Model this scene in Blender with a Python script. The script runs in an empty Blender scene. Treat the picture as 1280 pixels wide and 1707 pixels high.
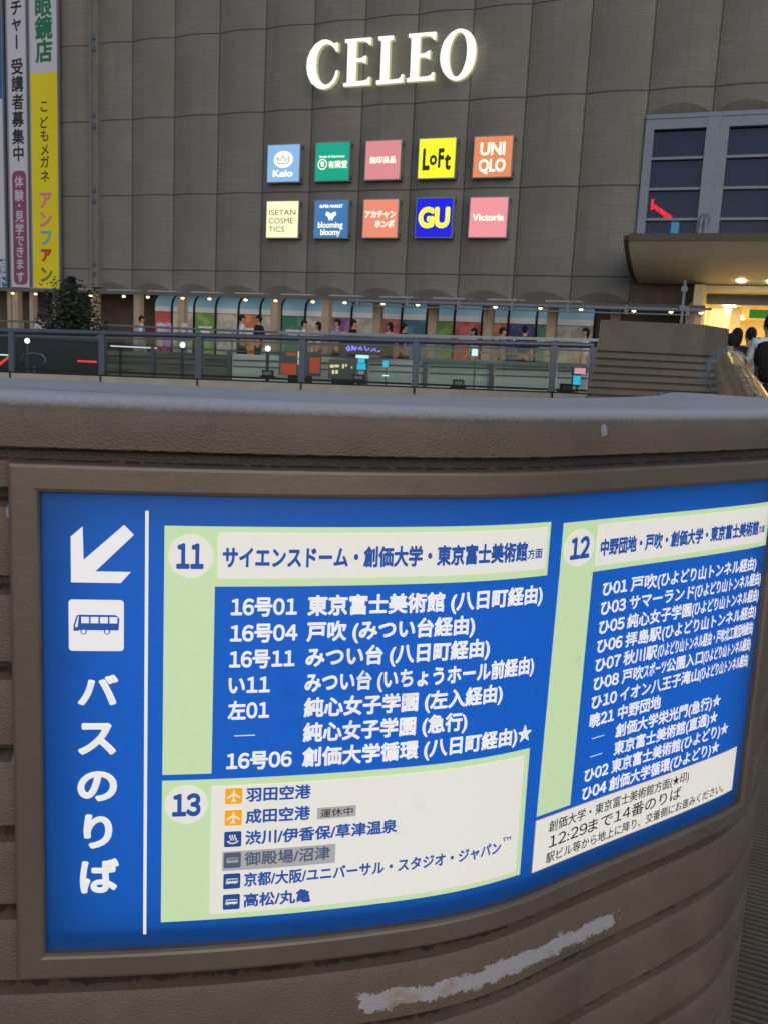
import bpy, bmesh, math, random
import numpy as np
from mathutils import Matrix, Vector
from mathutils.geometry import tessellate_polygon
random.seed(7)
SC = bpy.context.scene
COL = SC.collection
R = math.radians

# ------------------------------------------------------------------ camera
EYE = 1.1
FPX, PITCH, ROLL = 1558.2, .1696, .0489          # focal length in pixels of a 1280 x 1707 frame
cam = bpy.data.cameras.new('camera')
cam.sensor_fit = 'VERTICAL'
cam.sensor_height = 24.0
cam.lens = FPX / 1707.0 * 24.0
cam.clip_start = .02
cam.clip_end = 3000
cam.dof.use_dof = True
cam.dof.focus_distance = .86
cam.dof.aperture_fstop = cam.lens / .6
oc = bpy.data.objects.new('camera', cam)
COL.objects.link(oc)
_f = np.array([0, math.cos(PITCH), -math.sin(PITCH)])
_u = np.array([0, math.sin(PITCH), math.cos(PITCH)])
_r = np.array([1., 0, 0])
RT = math.cos(ROLL) * _r + math.sin(ROLL) * _u
UP = -math.sin(ROLL) * _r + math.cos(ROLL) * _u
oc.matrix_world = Matrix(((RT[0], UP[0], -_f[0], 0), (RT[1], UP[1], -_f[1], 0), (RT[2], UP[2], -_f[2], EYE), (0, 0, 0, 1)))
SC.camera = oc

def ray(a, b):
    return _f + RT * (a - 640) / FPX - UP * (b - 853.5) / FPX

def at(a, b, Y):
    d = ray(a, b)
    q = d * (Y / d[1])
    return Vector((q[0], q[1], q[2] + EYE))

# ------------------------------------------------------------------ world, sun, exposure
SUN_EL, SUN_ROT = 30.0, 166.0
w = bpy.data.worlds.new('World')
SC.world = w
w.use_nodes = True
nt = w.node_tree
sky = nt.nodes.new('ShaderNodeTexSky')
sky.sky_type = 'NISHITA'
sky.sun_disc = False
sky.sun_elevation = R(SUN_EL)
sky.sun_rotation = R(SUN_ROT)
sky.air_density = 1.0
sky.dust_density = 1.0
sky.ozone_density = 2.0
nt.links.new(sky.outputs[0], nt.nodes['Background'].inputs[0])
nt.nodes['Background'].inputs[1].default_value = .10
sl = bpy.data.lights.new('sun', 'SUN')
sl.energy = .62
sl.angle = R(60)
sl.color = (1, .82, .64)
so = bpy.data.objects.new('sun', sl)
COL.objects.link(so)
# direction to the sun: behind the camera, to the right
_sd = Vector((math.sin(R(SUN_ROT)) * math.cos(R(SUN_EL)), math.cos(R(SUN_ROT)) * math.cos(R(SUN_EL)), math.sin(R(SUN_EL))))
so.rotation_euler = _sd.to_track_quat('Z', 'Y').to_euler()
so.location = (3, -6, 6)
SC.view_settings.view_transform = 'Standard'
SC.view_settings.look = 'None'
SC.view_settings.exposure = 0.0
SC.view_settings.gamma = 1.0
SC.render.engine = 'CYCLES'
SC.cycles.use_denoising = True
SC.cycles.max_bounces = 8
SC.cycles.transparent_max_bounces = 12
SC.cycles.caustics_reflective = False
SC.cycles.caustics_refractive = False
SC.cycles.sample_clamp_indirect = 3.0

# ------------------------------------------------------------------ materials
def srgb(r, g, b):
    def c(x):
        x /= 255.0
        return x / 12.92 if x <= .04045 else ((x + .055) / 1.055) ** 2.4
    return (c(r), c(g), c(b), 1)

class NT:
    """tiny node helper"""
    def __init__(s, name):
        s.m = bpy.data.materials.new(name)
        s.m.use_nodes = True
        s.t = s.m.node_tree
        s.b = s.t.nodes['Principled BSDF']
    def n(s, kind, **kw):
        x = s.t.nodes.new(kind)
        for k, v in kw.items():
            setattr(x, k, v)
        return x
    def l(s, a, b):
        s.t.links.new(a, b)
    def coord(s, which='Object'):
        return s.n('ShaderNodeTexCoord').outputs[which]
    def noise(s, vec, scale, detail=4, rough=.6):
        x = s.n('ShaderNodeTexNoise')
        x.inputs['Scale'].default_value = scale
        x.inputs['Detail'].default_value = detail
        x.inputs['Roughness'].default_value = rough
        s.l(vec, x.inputs['Vector'])
        return x.outputs['Fac']
    def ramp(s, fac, p0, p1, c0=(0, 0, 0, 1), c1=(1, 1, 1, 1)):
        x = s.n('ShaderNodeValToRGB')
        x.color_ramp.elements[0].position = p0
        x.color_ramp.elements[1].position = p1
        x.color_ramp.elements[0].color = c0
        x.color_ramp.elements[1].color = c1
        s.l(fac, x.inputs[0])
        return x.outputs[0]
    def mix(s, fac, a, b, mode='MIX'):
        x = s.n('ShaderNodeMix', data_type='RGBA', blend_type=mode)
        for sock, v in ((x.inputs[0], fac), (x.inputs[6], a), (x.inputs[7], b)):
            if hasattr(v, 'is_linked') or hasattr(v, 'links'):
                s.l(v, sock)
            else:
                sock.default_value = v
        return x.outputs[2]
    def math(s, op, a, b=0.0, c=0.0, clamp=False):
        x = s.n('ShaderNodeMath', operation=op, use_clamp=clamp)
        for sock, v in zip(x.inputs, (a, b, c)):
            if hasattr(v, 'links'):
                s.l(v, sock)
            else:
                sock.default_value = v
        return x.outputs[0]
    def bump(s, h, strength=.3, dist=.01):
        x = s.n('ShaderNodeBump')
        x.inputs['Strength'].default_value = strength
        x.inputs['Distance'].default_value = dist
        s.l(h, x.inputs['Height'])
        s.l(x.outputs[0], s.b.inputs['Normal'])
    def set(s, **kw):
        for k, v in kw.items():
            s.b.inputs[k.replace('_', ' ')].default_value = v
        return s

def plain(name, col, rough=.6, metal=0.0, vary=.12, scale=6.0, bump=0.0, emit=0.0, coord='Object'):
    m = NT(name)
    v = m.coord(coord)
    f = m.noise(v, scale)
    lo = tuple(c * (1 - vary) for c in col[:3]) + (1,)
    hi = tuple(min(1, c * (1 + vary)) for c in col[:3]) + (1,)
    c = m.ramp(f, .3, .7, lo, hi)
    m.l(c, m.b.inputs['Base Color'])
    m.set(Roughness=rough, Metallic=metal)
    if bump:
        m.bump(m.noise(v, scale * 12), bump, .01)
    if emit:
        m.l(c, m.b.inputs['Emission Color'])
        m.b.inputs['Emission Strength'].default_value = emit
    return m.m

def lit(name, col, strength, base=.5):
    """a face that gives off light (backlit sign film, lamp glass)"""
    m = NT(name)
    m.set(Base_Color=tuple(c * base for c in col[:3]) + (1,), Roughness=.35)
    m.b.inputs['Emission Color'].default_value = col
    m.b.inputs['Emission Strength'].default_value = strength
    return m.m

def glass_pane(name, tint, refl=1.0, rough=.02):
    m = NT(name)
    t = m.t
    tr = m.n('ShaderNodeBsdfTransparent')
    tr.inputs[0].default_value = tint
    gl = m.n('ShaderNodeBsdfGlossy')
    gl.inputs['Roughness'].default_value = rough
    fr = m.n('ShaderNodeFresnel')
    fr.inputs['IOR'].default_value = 1.5
    k = m.math('MULTIPLY', fr.outputs[0], refl, clamp=True)
    mx = m.n('ShaderNodeMixShader')
    m.l(k, mx.inputs[0])
    m.l(tr.outputs[0], mx.inputs[1])
    m.l(gl.outputs[0], mx.inputs[2])
    m.l(mx.outputs[0], t.nodes['Material Output'].inputs[0])
    t.nodes.remove(m.b)
    return m.m

def drum_material():
    """weathered brown paint on a cast wall: UV = metres along the wall, height"""
    m = NT('weathered_brown_paint')
    uv = m.n('ShaderNodeUVMap').outputs[0]
    sp = m.n('ShaderNodeSeparateXYZ')
    m.l(uv, sp.inputs[0])
    s, z = sp.outputs[0], sp.outputs[1]
    big = m.noise(uv, 9, 5)
    fine = m.noise(uv, 430, 3, .55)
    col = m.ramp(big, .3, .72, srgb(94, 85, 74), srgb(119, 107, 93))
    col = m.mix(m.ramp(m.noise(uv, 45, 5), .45, .75), col, srgb(112, 94, 78))
    # weathered grey top, paled further for the sky light falling on it
    topz = m.math('DIVIDE', m.math('SUBTRACT', m.math('ADD', z, m.math('MULTIPLY', m.math('SUBTRACT', m.noise(uv, 220, 4), .5), .004)), 1.0420), .009, 0.0, True)
    col = m.mix(m.math('MULTIPLY', topz, .85), col, srgb(222, 222, 228))
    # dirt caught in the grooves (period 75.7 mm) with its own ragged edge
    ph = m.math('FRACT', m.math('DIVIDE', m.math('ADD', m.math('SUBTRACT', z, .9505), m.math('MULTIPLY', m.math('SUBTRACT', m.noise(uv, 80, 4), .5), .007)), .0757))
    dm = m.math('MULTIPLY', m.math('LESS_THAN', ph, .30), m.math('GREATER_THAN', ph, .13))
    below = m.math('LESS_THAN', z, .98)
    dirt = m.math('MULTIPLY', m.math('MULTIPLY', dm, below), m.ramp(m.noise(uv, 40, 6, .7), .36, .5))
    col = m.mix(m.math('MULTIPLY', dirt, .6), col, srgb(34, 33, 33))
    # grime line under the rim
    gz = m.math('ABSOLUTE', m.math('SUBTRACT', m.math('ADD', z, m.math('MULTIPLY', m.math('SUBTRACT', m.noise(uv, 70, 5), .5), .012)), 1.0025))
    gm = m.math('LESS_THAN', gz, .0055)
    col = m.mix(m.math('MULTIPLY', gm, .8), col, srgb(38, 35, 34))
    # long paint loss under the sign
    wob = m.math('MULTIPLY', m.math('SUBTRACT', m.noise(uv, 34, 6, .72), .5), .032)
    wob2 = m.math('MULTIPLY', m.math('SUBTRACT', m.noise(uv, 190, 6, .8), .5), .022)
    pz = m.math('ABSOLUTE', m.math('ADD', m.math('SUBTRACT', z, .4665), m.math('ADD', wob, wob2)))
    inz = m.math('LESS_THAN', pz, .0095)
    ss = m.math('ADD', s, m.math('MULTIPLY', m.math('SUBTRACT', m.noise(uv, 60, 4), .5), .06))
    ins = m.math('MULTIPLY', m.math('GREATER_THAN', ss, .0), m.math('LESS_THAN', ss, .34))
    patch = m.math('MULTIPLY', inz, ins)
    col = m.mix(patch, col, m.mix(m.ramp(m.noise(uv, 25, 3), .5, .62), srgb(176, 174, 180), srgb(166, 150, 134)))
    # scattered chips
    chip = m.math('MULTIPLY', m.math('GREATER_THAN', m.noise(uv, 23, 8, .75), .705), m.math('LESS_THAN', z, .54))
    col = m.mix(m.math('MULTIPLY', chip, .85), col, srgb(150, 148, 158))
    # grey chip on the rim face
    for (cs, cz, rx, rz) in ((.244, 1.0335, .0052, .0068), (-.318, .733, .004, .005), (-.318, .956, .003, .008)):
        dx = m.math('DIVIDE', m.math('SUBTRACT', s, cs), rx)
        dz = m.math('DIVIDE', m.math('SUBTRACT', z, cz), rz)
        rr = m.math('ADD', m.math('MULTIPLY', dx, dx), m.math('MULTIPLY', dz, dz))
        rr = m.math('ADD', rr, m.math('MULTIPLY', m.math('SUBTRACT', m.noise(uv, 300, 3), .5), 1.6))
        col = m.mix(m.math('LESS_THAN', rr, .8), col, srgb(150, 152, 165))
    m.l(col, m.b.inputs['Base Color'])
    m.l(m.ramp(big, .3, .7, (.36, .36, .36, 1), (.50, .50, .50, 1)), m.b.inputs['Roughness'])
    h = m.math('ADD', m.math('MULTIPLY', fine, 1.0), m.math('MULTIPLY', patch, -.6))
    m.bump(h, .75, .0020)
    return m.m

def facade_material():
    m = NT('ribbed_tile_cladding')
    uv = m.n('ShaderNodeUVMap').outputs[0]
    sp = m.n('ShaderNodeSeparateXYZ')
    m.l(uv, sp.inputs[0])
    a, z = sp.outputs[0], sp.outputs[1]
    br = m.n('ShaderNodeTexBrick')
    br.offset = .5
    br.inputs['Scale'].default_value = 1.0
    br.inputs['Brick Width'].default_value = .60
    br.inputs['Row Height'].default_value = .075
    br.inputs['Mortar Size'].default_value = .007
    br.inputs['Mortar Smooth'].default_value = .3
    br.inputs['Color1'].default_value = srgb(135, 133, 126)
    br.inputs['Color2'].default_value = srgb(125, 123, 117)
    br.inputs['Mortar'].default_value = srgb(108, 105, 98)
    m.l(uv, br.inputs['Vector'])
    col = m.mix(m.ramp(m.noise(uv, .55, 5), .35, .7), br.outputs['Color'], srgb(118, 114, 107), 'MIX')
    # faint vertical rain streaks
    mp = m.n('ShaderNodeMapping')
    mp.inputs['Scale'].default_value = (3.0, .12, 1)
    m.l(uv, mp.inputs[0])
    col = m.mix(m.math('MULTIPLY', m.ramp(m.noise(mp.outputs[0], 1.4, 5), .5, .8), .35), col, srgb(92, 88, 82))
    # sealant joints
    wob = 1.7889
    fa = m.math('ABSOLUTE', m.math('SUBTRACT', m.math('FRACT', m.math('ADD', m.math('DIVIDE', a, wob), .5)), .5))
    fz = m.math('ABSOLUTE', m.math('SUBTRACT', m.math('FRACT', m.math('ADD', m.math('DIVIDE', m.math('SUBTRACT', z, 3.607), 2.6), .5)), .5))
    j = m.math('MAXIMUM', m.math('LESS_THAN', fa, .012), m.math('LESS_THAN', fz, .0085))
    col = m.mix(m.math('MULTIPLY', j, .8), col, srgb(48, 48, 50))
    m.l(col, m.b.inputs['Base Color'])
    m.set(Roughness=.7)
    m.bump(br.outputs['Fac'], .18, -.02)
    return m.m

def paving_material():
    m = NT('terracotta_grey_paving')
    v = m.coord('Object')
    br = m.n('ShaderNodeTexBrick')
    br.offset = 0.0
    br.inputs['Scale'].default_value = 1.0
    br.inputs['Brick Width'].default_value = .3
    br.inputs['Row Height'].default_value = .3
    br.inputs['Mortar Size'].default_value = .004
    br.inputs['Color1'].default_value = srgb(108, 94, 80)
    br.inputs['Color2'].default_value = srgb(96, 84, 71)
    br.inputs['Mortar'].default_value = srgb(44, 40, 36)
    m.l(v, br.inputs['Vector'])
    col = m.mix(m.ramp(m.noise(v, 3, 6), .4, .75), br.outputs['Color'], srgb(78, 68, 58))
    m.l(col, m.b.inputs['Base Color'])
    m.set(Roughness=.6)
    m.bump(m.noise(v, 90), .25, .004)
    return m.m

def sign_film(name, col, strength, stain=True):
    """printed backlit film; faint dirt smudges on the film"""
    m = NT(name)
    uv = m.n('ShaderNodeTexCoord').outputs['Object']
    c = col
    if stain:
        k = m.math('MULTIPLY', m.ramp(m.noise(uv, 11, 6, .7), .60, .68), .22)
        c = m.mix(k, col, tuple(x * .45 for x in col[:3]) + (1,))
        k2 = m.math('MULTIPLY', m.noise(uv, 150, 3), .16)
        c = m.mix(k2, c, tuple(x * .5 for x in col[:3]) + (1,))
        m.l(c, m.b.inputs['Base Color'])
        m.l(c, m.b.inputs['Emission Color'])
    else:
        m.b.inputs['Base Color'].default_value = col
        m.b.inputs['Emission Color'].default_value = col
    m.b.inputs['Emission Strength'].default_value = strength
    m.set(Roughness=.38)
    m.b.inputs['Specular IOR Level'].default_value = .35
    return m.m

SIGN_E = .48
M = {}
M['drum'] = drum_material()
M['facade'] = facade_material()
M['paving'] = paving_material()
M['frame'] = plain('brown_grey_anodised', srgb(122, 110, 98), .42, .35, .10, 9, .06)
def backlit_blue():
    m = NT('blue_translucent_film')
    uv = m.coord()
    c = srgb(26, 110, 204)
    k = m.math('MULTIPLY', m.ramp(m.noise(uv, 11, 6, .7), .60, .68), .25)
    c = m.mix(k, c, tuple(x * .45 for x in srgb(26, 110, 204)[:3]) + (1,))
    c = m.mix(m.math('MULTIPLY', m.noise(uv, 220, 3), .25), c, srgb(14, 64, 128))
    m.l(m.mix(.45, c, srgb(10, 30, 70)), m.b.inputs['Base Color'])
    m.set(Roughness=.34)
    tr = m.n('ShaderNodeBsdfTranslucent')
    m.l(c, tr.inputs[0])
    ad = m.n('ShaderNodeAddShader')
    m.l(m.b.outputs[0], ad.inputs[0])
    m.l(tr.outputs[0], ad.inputs[1])
    m.l(ad.outputs[0], m.t.nodes['Material Output'].inputs[0])
    return m.m
M['blue'] = backlit_blue()
M['backlight'] = lit('sign_backlight', (1, 1, 1, 1), .43)
M['boxinside'] = plain('box_inside', srgb(70, 72, 76), .7)
M['white'] = sign_film('white_film', srgb(240, 240, 240), SIGN_E)
M['cream'] = sign_film('cream_film', srgb(236, 234, 226), SIGN_E)
M['green'] = sign_film('pale_green_film', srgb(203, 228, 180), SIGN_E)
M['txtblue'] = sign_film('text_blue_film', srgb(44, 88, 168), SIGN_E * .8, False)
M['icoblue'] = sign_film('icon_blue_film', srgb(40, 80, 150), SIGN_E * .8, False)
M['icoorange'] = sign_film('icon_orange_film', srgb(238, 172, 44), SIGN_E, False)
M['txtdark'] = sign_film('text_dark_film', srgb(46, 38, 38), SIGN_E * .4, False)
M['sticker'] = sign_film('grey_sticker', srgb(190, 190, 190), SIGN_E * .6, False)
M['stickertxt'] = sign_film('grey_blue_print', srgb(92, 104, 130), SIGN_E * .6, False)
M['steel'] = plain('brushed_steel', srgb(150, 155, 165), .3, .9, .08, 20)
M['darksteel'] = plain('dark_painted_steel', srgb(104, 110, 124), .35, .5, .12, 12)
M['black'] = plain('black_rubber', srgb(24, 24, 26), .6)
M['concrete'] = plain('pale_concrete', srgb(176, 170, 158), .85, 0, .12, 3, .2)
M['brownconc'] = plain('brown_ribbed_concrete', srgb(104, 98, 88), .75, 0, .2, 2.5, .2)
M['greyconc'] = plain('grey_concrete', srgb(126, 124, 118), .8, 0, .12, 3, .15)
M['glass'] = glass_pane('railing_glass', (.80, .86, .83, 1), 1.4)
def plastic():
    m = NT('clear_plastic')
    tr = m.n('ShaderNodeBsdfTransparent')
    tr.inputs[0].default_value = (.93, .97, .98, 1)
    m.b.inputs['Base Color'].default_value = srgb(170, 190, 200)
    m.b.inputs['Roughness'].default_value = .2
    mx = m.n('ShaderNodeMixShader')
    m.l(m.ramp(m.noise(m.coord(), 14, 4), .4, .75, (.06, .06, .06, 1), (.4, .4, .4, 1)), mx.inputs[0])
    m.l(tr.outputs[0], mx.inputs[1])
    m.l(m.b.outputs[0], mx.inputs[2])
    m.l(mx.outputs[0], m.t.nodes['Material Output'].inputs[0])
    return m.m
M['clearplastic'] = plastic()
M['wing'] = None
M['winglass'] = NT('dark_window_glass').set(Base_Color=(.020, .020, .066, 1), Roughness=.06).m
M['alu'] = plain('silver_aluminium', srgb(134, 140, 152), .45, .3, .06, 4)
M['canopy'] = plain('canopy_olive_metal', srgb(214, 206, 182), .5, .0, .08, 1.2)
M['canopyedge'] = plain('canopy_edge_brown', srgb(88, 80, 66), .5, .2, .08, 2)
M['soffit'] = plain('soffit_grey', srgb(104, 100, 96), .8)
M['ledge'] = plain('pale_ledge', srgb(176, 176, 174), .7)
M['post'] = plain('beige_post', srgb(176, 158, 134), .6, 0, .1, 3)
M['brownwall'] = plain('brown_tile_wall', srgb(104, 88, 74), .8, 0, .2, 2)
M['creamwall'] = plain('cream_wall', srgb(236, 220, 178), .7, 0, .05, 1)
M['lampwarm'] = lit('warm_lamp', (1, .70, .32, 1), 6.0)
M['lampwhite'] = lit('white_lamp', (.9, .95, 1, 1), 4.0)
M['lampsoffit'] = lit('canopy_lamp', (1, .80, .48, 1), 22.0)
M['lampshop'] = lit('shop_ceiling_light', (1, .80, .48, 1), 38.0)
M['letter'] = lit('glowing_letter', (1, .985, .86, 1), .95)
M['letterside'] = lit('letter_side', (.80, .80, .40, 1), .40)
M['boxgrey'] = plain('sign_box_grey', srgb(150, 152, 150), .5, .3)
M['skin'] = plain('skin', srgb(196, 150, 122), .6, 0, .06, 10)
M['hair'] = plain('dark_hair', srgb(22, 18, 17), .85, 0, .35, 60, .5)
M['navy'] = plain('navy_cloth', srgb(32, 34, 46), .85, 0, .15, 12)
M['blackcloth'] = plain('black_cloth', srgb(22, 22, 25), .9, 0, .15, 12)
M['whitecloth'] = plain('white_cloth', srgb(216, 220, 228), .9, 0, .06, 12)
M['beigecloth'] = plain('beige_cloth', srgb(190, 172, 150), .9, 0, .06, 12)
M['bluecloth'] = plain('pale_blue_cloth', srgb(140, 160, 176), .9, 0, .08, 12)
M['mintcloth'] = plain('mint_cloth', srgb(96, 168, 140), .9, 0, .08, 12)
M['pinkcloth'] = plain('pink_cloth', srgb(206, 176, 170), .9, 0, .08, 12)
M['orangeleather'] = plain('orange_leather', srgb(178, 84, 50), .5, 0, .1, 12)
M['bark'] = plain('bark', srgb(70, 58, 46), .9, 0, .3, 14, .4)
M['leaf'] = plain('leaf_green', srgb(34, 46, 32), .6, 0, .45, 5)
M['leafpale'] = plain('leaf_light_green', srgb(58, 72, 44), .6, 0, .35, 5)
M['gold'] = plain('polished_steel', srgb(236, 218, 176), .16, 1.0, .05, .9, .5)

# ------------------------------------------------------------------ mesh helpers
class MB:
    def __init__(s):
        s.v, s.f, s.mi, s.uv = [], [], [], {}
        s.cur = 0
    def add(s, verts, faces, uvs=None):
        o = len(s.v)
        s.v.extend([tuple(p) for p in verts])
        for k, f in enumerate(faces):
            if uvs is not None:
                s.uv[len(s.f)] = [uvs[i] for i in f]
            s.f.append(tuple(i + o for i in f))
            s.mi.append(s.cur)
        return s
    def box(s, x0, x1, y0, y1, z0, z1):
        v = [(x, y, z) for z in (z0, z1) for y in (y0, y1) for x in (x0, x1)]
        return s.add(v, [(0, 2, 3, 1), (4, 5, 7, 6), (0, 1, 5, 4), (2, 6, 7, 3), (0, 4, 6, 2), (1, 3, 7, 5)])
    def fb(s, a0, a1, d0, d1, z0, z1):               # box in facade coordinates, d = metres out of the wall
        return s.box(a0, a1, -d1, -d0, z0, z1)
    def hexa(s, low, high):                          # two quads of points
        return s.add(list(low) + list(high), [(3, 2, 1, 0), (4, 5, 6, 7), (0, 1, 5, 4), (1, 2, 6, 5), (2, 3, 7, 6), (3, 0, 4, 7)])
    def bar(s, p, q, wx, wz):                        # rectangular bar from p to q
        p, q = Vector(p), Vector(q)
        d = (q - p).normalized()
        side = d.cross(Vector((0, 0, 1)))
        if side.length < 1e-4:
            side = Vector((1, 0, 0))
        side.normalize()
        up = side.cross(d)
        c = [(-wx / 2, -wz / 2), (wx / 2, -wz / 2), (wx / 2, wz / 2), (-wx / 2, wz / 2)]
        return s.hexa([p + side * x + up * z for x, z in c], [q + side * x + up * z for x, z in c])
    def tube(s, pts, r, n=10, caps=True):
        pts = [Vector(p) for p in pts]
        rr = r if isinstance(r, (list, tuple)) else [r] * len(pts)
        rings = []
        prev = None
        for i, p in enumerate(pts):
            d = (pts[min(i + 1, len(pts) - 1)] - pts[max(i - 1, 0)]).normalized()
            ref = prev if prev is not None else (Vector((0, 0, 1)) if abs(d.z) < .9 else Vector((1, 0, 0)))
            x = (ref - d * ref.dot(d)).normalized()
            prev = x
            y = d.cross(x)
            rings.append([p + (x * math.cos(2 * math.pi * k / n) + y * math.sin(2 * math.pi * k / n)) * rr[i] for k in range(n)])
        v = [q for g in rings for q in g]
        f = [(i * n + k, i * n + (k + 1) % n, (i + 1) * n + (k + 1) % n, (i + 1) * n + k) for i in range(len(pts) - 1) for k in range(n)]
        if caps:
            f.append(tuple(reversed(range(n))))
            f.append(tuple((len(pts) - 1) * n + k for k in range(n)))
        return s.add(v, f)
    def disc(s, c, axis, r, h, n=16):
        c, axis = Vector(c), Vector(axis).normalized()
        return s.tube([c, c + axis * h], r, n)
    def build(s, name, mats, parent=None, smooth=False, world=False, xform=None):
        me = bpy.data.meshes.new(name)
        v = s.v
        if world and parent is not None:
            inv = ROOTM[parent.name].inverted()
            v = [tuple(inv @ Vector(p)) for p in v]
        me.from_pydata(v, [], s.f)
        mats = mats if isinstance(mats, (list, tuple)) else [mats]
        for m in mats:
            me.materials.append(m)
        me.polygons.foreach_set('material_index', s.mi)
        if s.uv:
            l = me.uv_layers.new(name='UVMap')
            for p in me.polygons:
                if p.index in s.uv:
                    for li, c in zip(p.loop_indices, s.uv[p.index]):
                        l.data[li].uv = c
        if smooth:
            me.polygons.foreach_set('use_smooth', [True] * len(me.polygons))
            if smooth is not True:
                try:
                    me.set_sharp_from_angle(angle=R(smooth))
                except Exception:
                    pass
        me.update()
        o = bpy.data.objects.new(name, me)
        COL.objects.link(o)
        if parent is not None:
            o.parent = parent
            ROOTM[o.name] = ROOTM[parent.name]
        else:
            ROOTM[o.name] = Matrix.Identity(4)
        return o

ROOTM = {}
def tag(o, label=None, cat=None, group=None, kind=None):
    for k, v in (('label', label), ('category', cat), ('group', group), ('kind', kind)):
        if v:
            o[k] = v
    return o

def thing(name, loc, rz, label, cat, group=None):
    o = bpy.data.objects.new(name, None)
    o.empty_display_size = .1
    COL.objects.link(o)
    o.location = loc
    o.rotation_euler = (0, 0, rz)
    ROOTM[o.name] = Matrix.Translation(Vector(loc)) @ Matrix.Rotation(rz, 4, 'Z')
    return tag(o, label, cat, group)

def children(o):
    return list(o.children)

def copy_tree(o, parent=None):
    c = o.copy()
    COL.objects.link(c)
    if parent is not None:
        c.parent = parent
    for ch in children(o):
        copy_tree(ch, c)
    return c

_glyphs = {}
def glyph_run(body):
    c = bpy.data.curves.new('writing', 'FONT')
    c.body = body
    c.size = 1.0
    c.resolution_u = 5
    o = bpy.data.objects.new('writing', c)
    COL.objects.link(o)
    dg = bpy.context.evaluated_depsgraph_get()
    me = bpy.data.meshes.new_from_object(o.evaluated_get(dg))
    v = np.array([p.co[:2] for p in me.vertices])
    f = [tuple(p.vertices) for p in me.polygons]
    bpy.data.meshes.remove(me)
    bpy.data.objects.remove(o)
    bpy.data.curves.remove(c)
    return v, f

def glyphs(body, bold=0.0):
    """outline text as a flat triangulated mesh, em = 1; figures use the Japanese face's own shapes"""
    if (body, bold) in _glyphs:
        return _glyphs[(body, bold)]
    runs, cur = [], ''
    for ch in body:
        if ch.isdigit() and ord(ch) < 128:
            if cur:
                runs.append(cur)
                cur = ''
            runs.append(chr(0xFF10 + int(ch)))
        else:
            cur += ch
    if cur:
        runs.append(cur)
    vs, fs, x, n = [], [], 0.0, 0
    for k, r_ in enumerate(runs):
        v, f = glyph_run(r_)
        mn, mx = v[:, 0].min(), v[:, 0].max()
        dig = 0xFF10 <= ord(r_[0]) <= 0xFF19
        if dig and r_ == chr(0xFF11):                  # the figure 1 keeps the set width of the others
            x += .045
        v = v + np.array([x - mn, 0])
        vs.append(v)
        fs += [tuple(i + n for i in q) for q in f]
        n += len(v)
        x += (mx - mn) + (.085 if dig else .10)
    v = np.concatenate(vs)
    res = []
    offs = [(0, 0)] if not bold else [(bold * 1.15 * math.cos(a_), bold * 1.15 * math.sin(a_)) for a_ in [math.pi * i / (4 if bold < .027 else 8) for i in range(8 if bold < .027 else 16)]] + [(0, 0)]
    for k, (dx, dy) in enumerate(offs):
        res.append((v + np.array([dx, dy]), k))
    _glyphs[(body, bold)] = (res, fs)
    return res, fs

def lay(mb, body, x0, x1, zb, em, mp, bold=.016, h=.0, dh=2e-5, keep=False):
    """write body between x0 and x1 with its baseline at zb; mp(x, z, h) -> point"""
    res, f = glyphs(body, bold)
    allx = np.concatenate([r[0][:, 0] for r in res])
    mn, mx = allx.min(), allx.max()
    k = em if (x1 is None or keep) else (x1 - x0) / (mx - mn)
    if keep and x1 is not None:                       # centred at natural proportions
        x0 = (x0 + x1) / 2 - em * (mx - mn) / 2
    for v, i in res:
        mb.add([mp(x0 + (p[0] - mn) * k, zb + p[1] * em, h + i * dh) for p in v], f)
    return mb

# ------------------------------------------------------------------ the drum's plan curve
TH = [.1363814515209093, .12815978923607121, .21903387081404396, .32089051741409413, .651722273441832, .6265312128632822, .6723324274169248, .997337585501536, 1.17, 1.23]
SK = [-.405, -.253125, -.10125, .050625, .2025, .354375, .50625, .658125, .76, 1.06]
S_MIN, S_MAX = -2.2, 1.40
_ss = np.linspace(S_MIN, S_MAX, 1801)
_kk = [S_MIN, -1.0] + SK + [1.40]
_tt = [.05, .10] + TH + [3.2]
_th = np.interp(_ss, _kk, _tt)
for _ in range(14):                                   # take the corners out of the curvature
    _th[1:-1] = .25 * _th[:-2] + .5 * _th[1:-1] + .25 * _th[2:]
_ds = _ss[1] - _ss[0]
_X = np.concatenate([[0], np.cumsum(np.cos((_th[1:] + _th[:-1]) / 2) * _ds)])
_Y = np.concatenate([[0], np.cumsum(np.sin((_th[1:] + _th[:-1]) / 2) * _ds)])
_X += 0 - np.interp(0, _ss, _X)
_Y += .8234981513670125 - np.interp(0, _ss, _Y)

def on_drum(s, z, h=0.0):
    x = np.interp(s, _ss, _X)
    y = np.interp(s, _ss, _Y)
    t = np.interp(s, _ss, _th)
    return (x + math.sin(t) * h, y - math.cos(t) * h, z)

def sgrid(s0, s1, step=.008):
    n = max(1, int(math.ceil((s1 - s0) / step)))
    return [s0 + (s1 - s0) * i / n for i in range(n + 1)]

# ------------------------------------------------------------------ ground
g = MB().add([(-400, -200, 0), (400, -200, 0), (400, 600, 0), (-400, 600, 0)], [(0, 1, 2, 3)])
tag(g.build('pavement', M['paving']), kind='structure')

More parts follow.
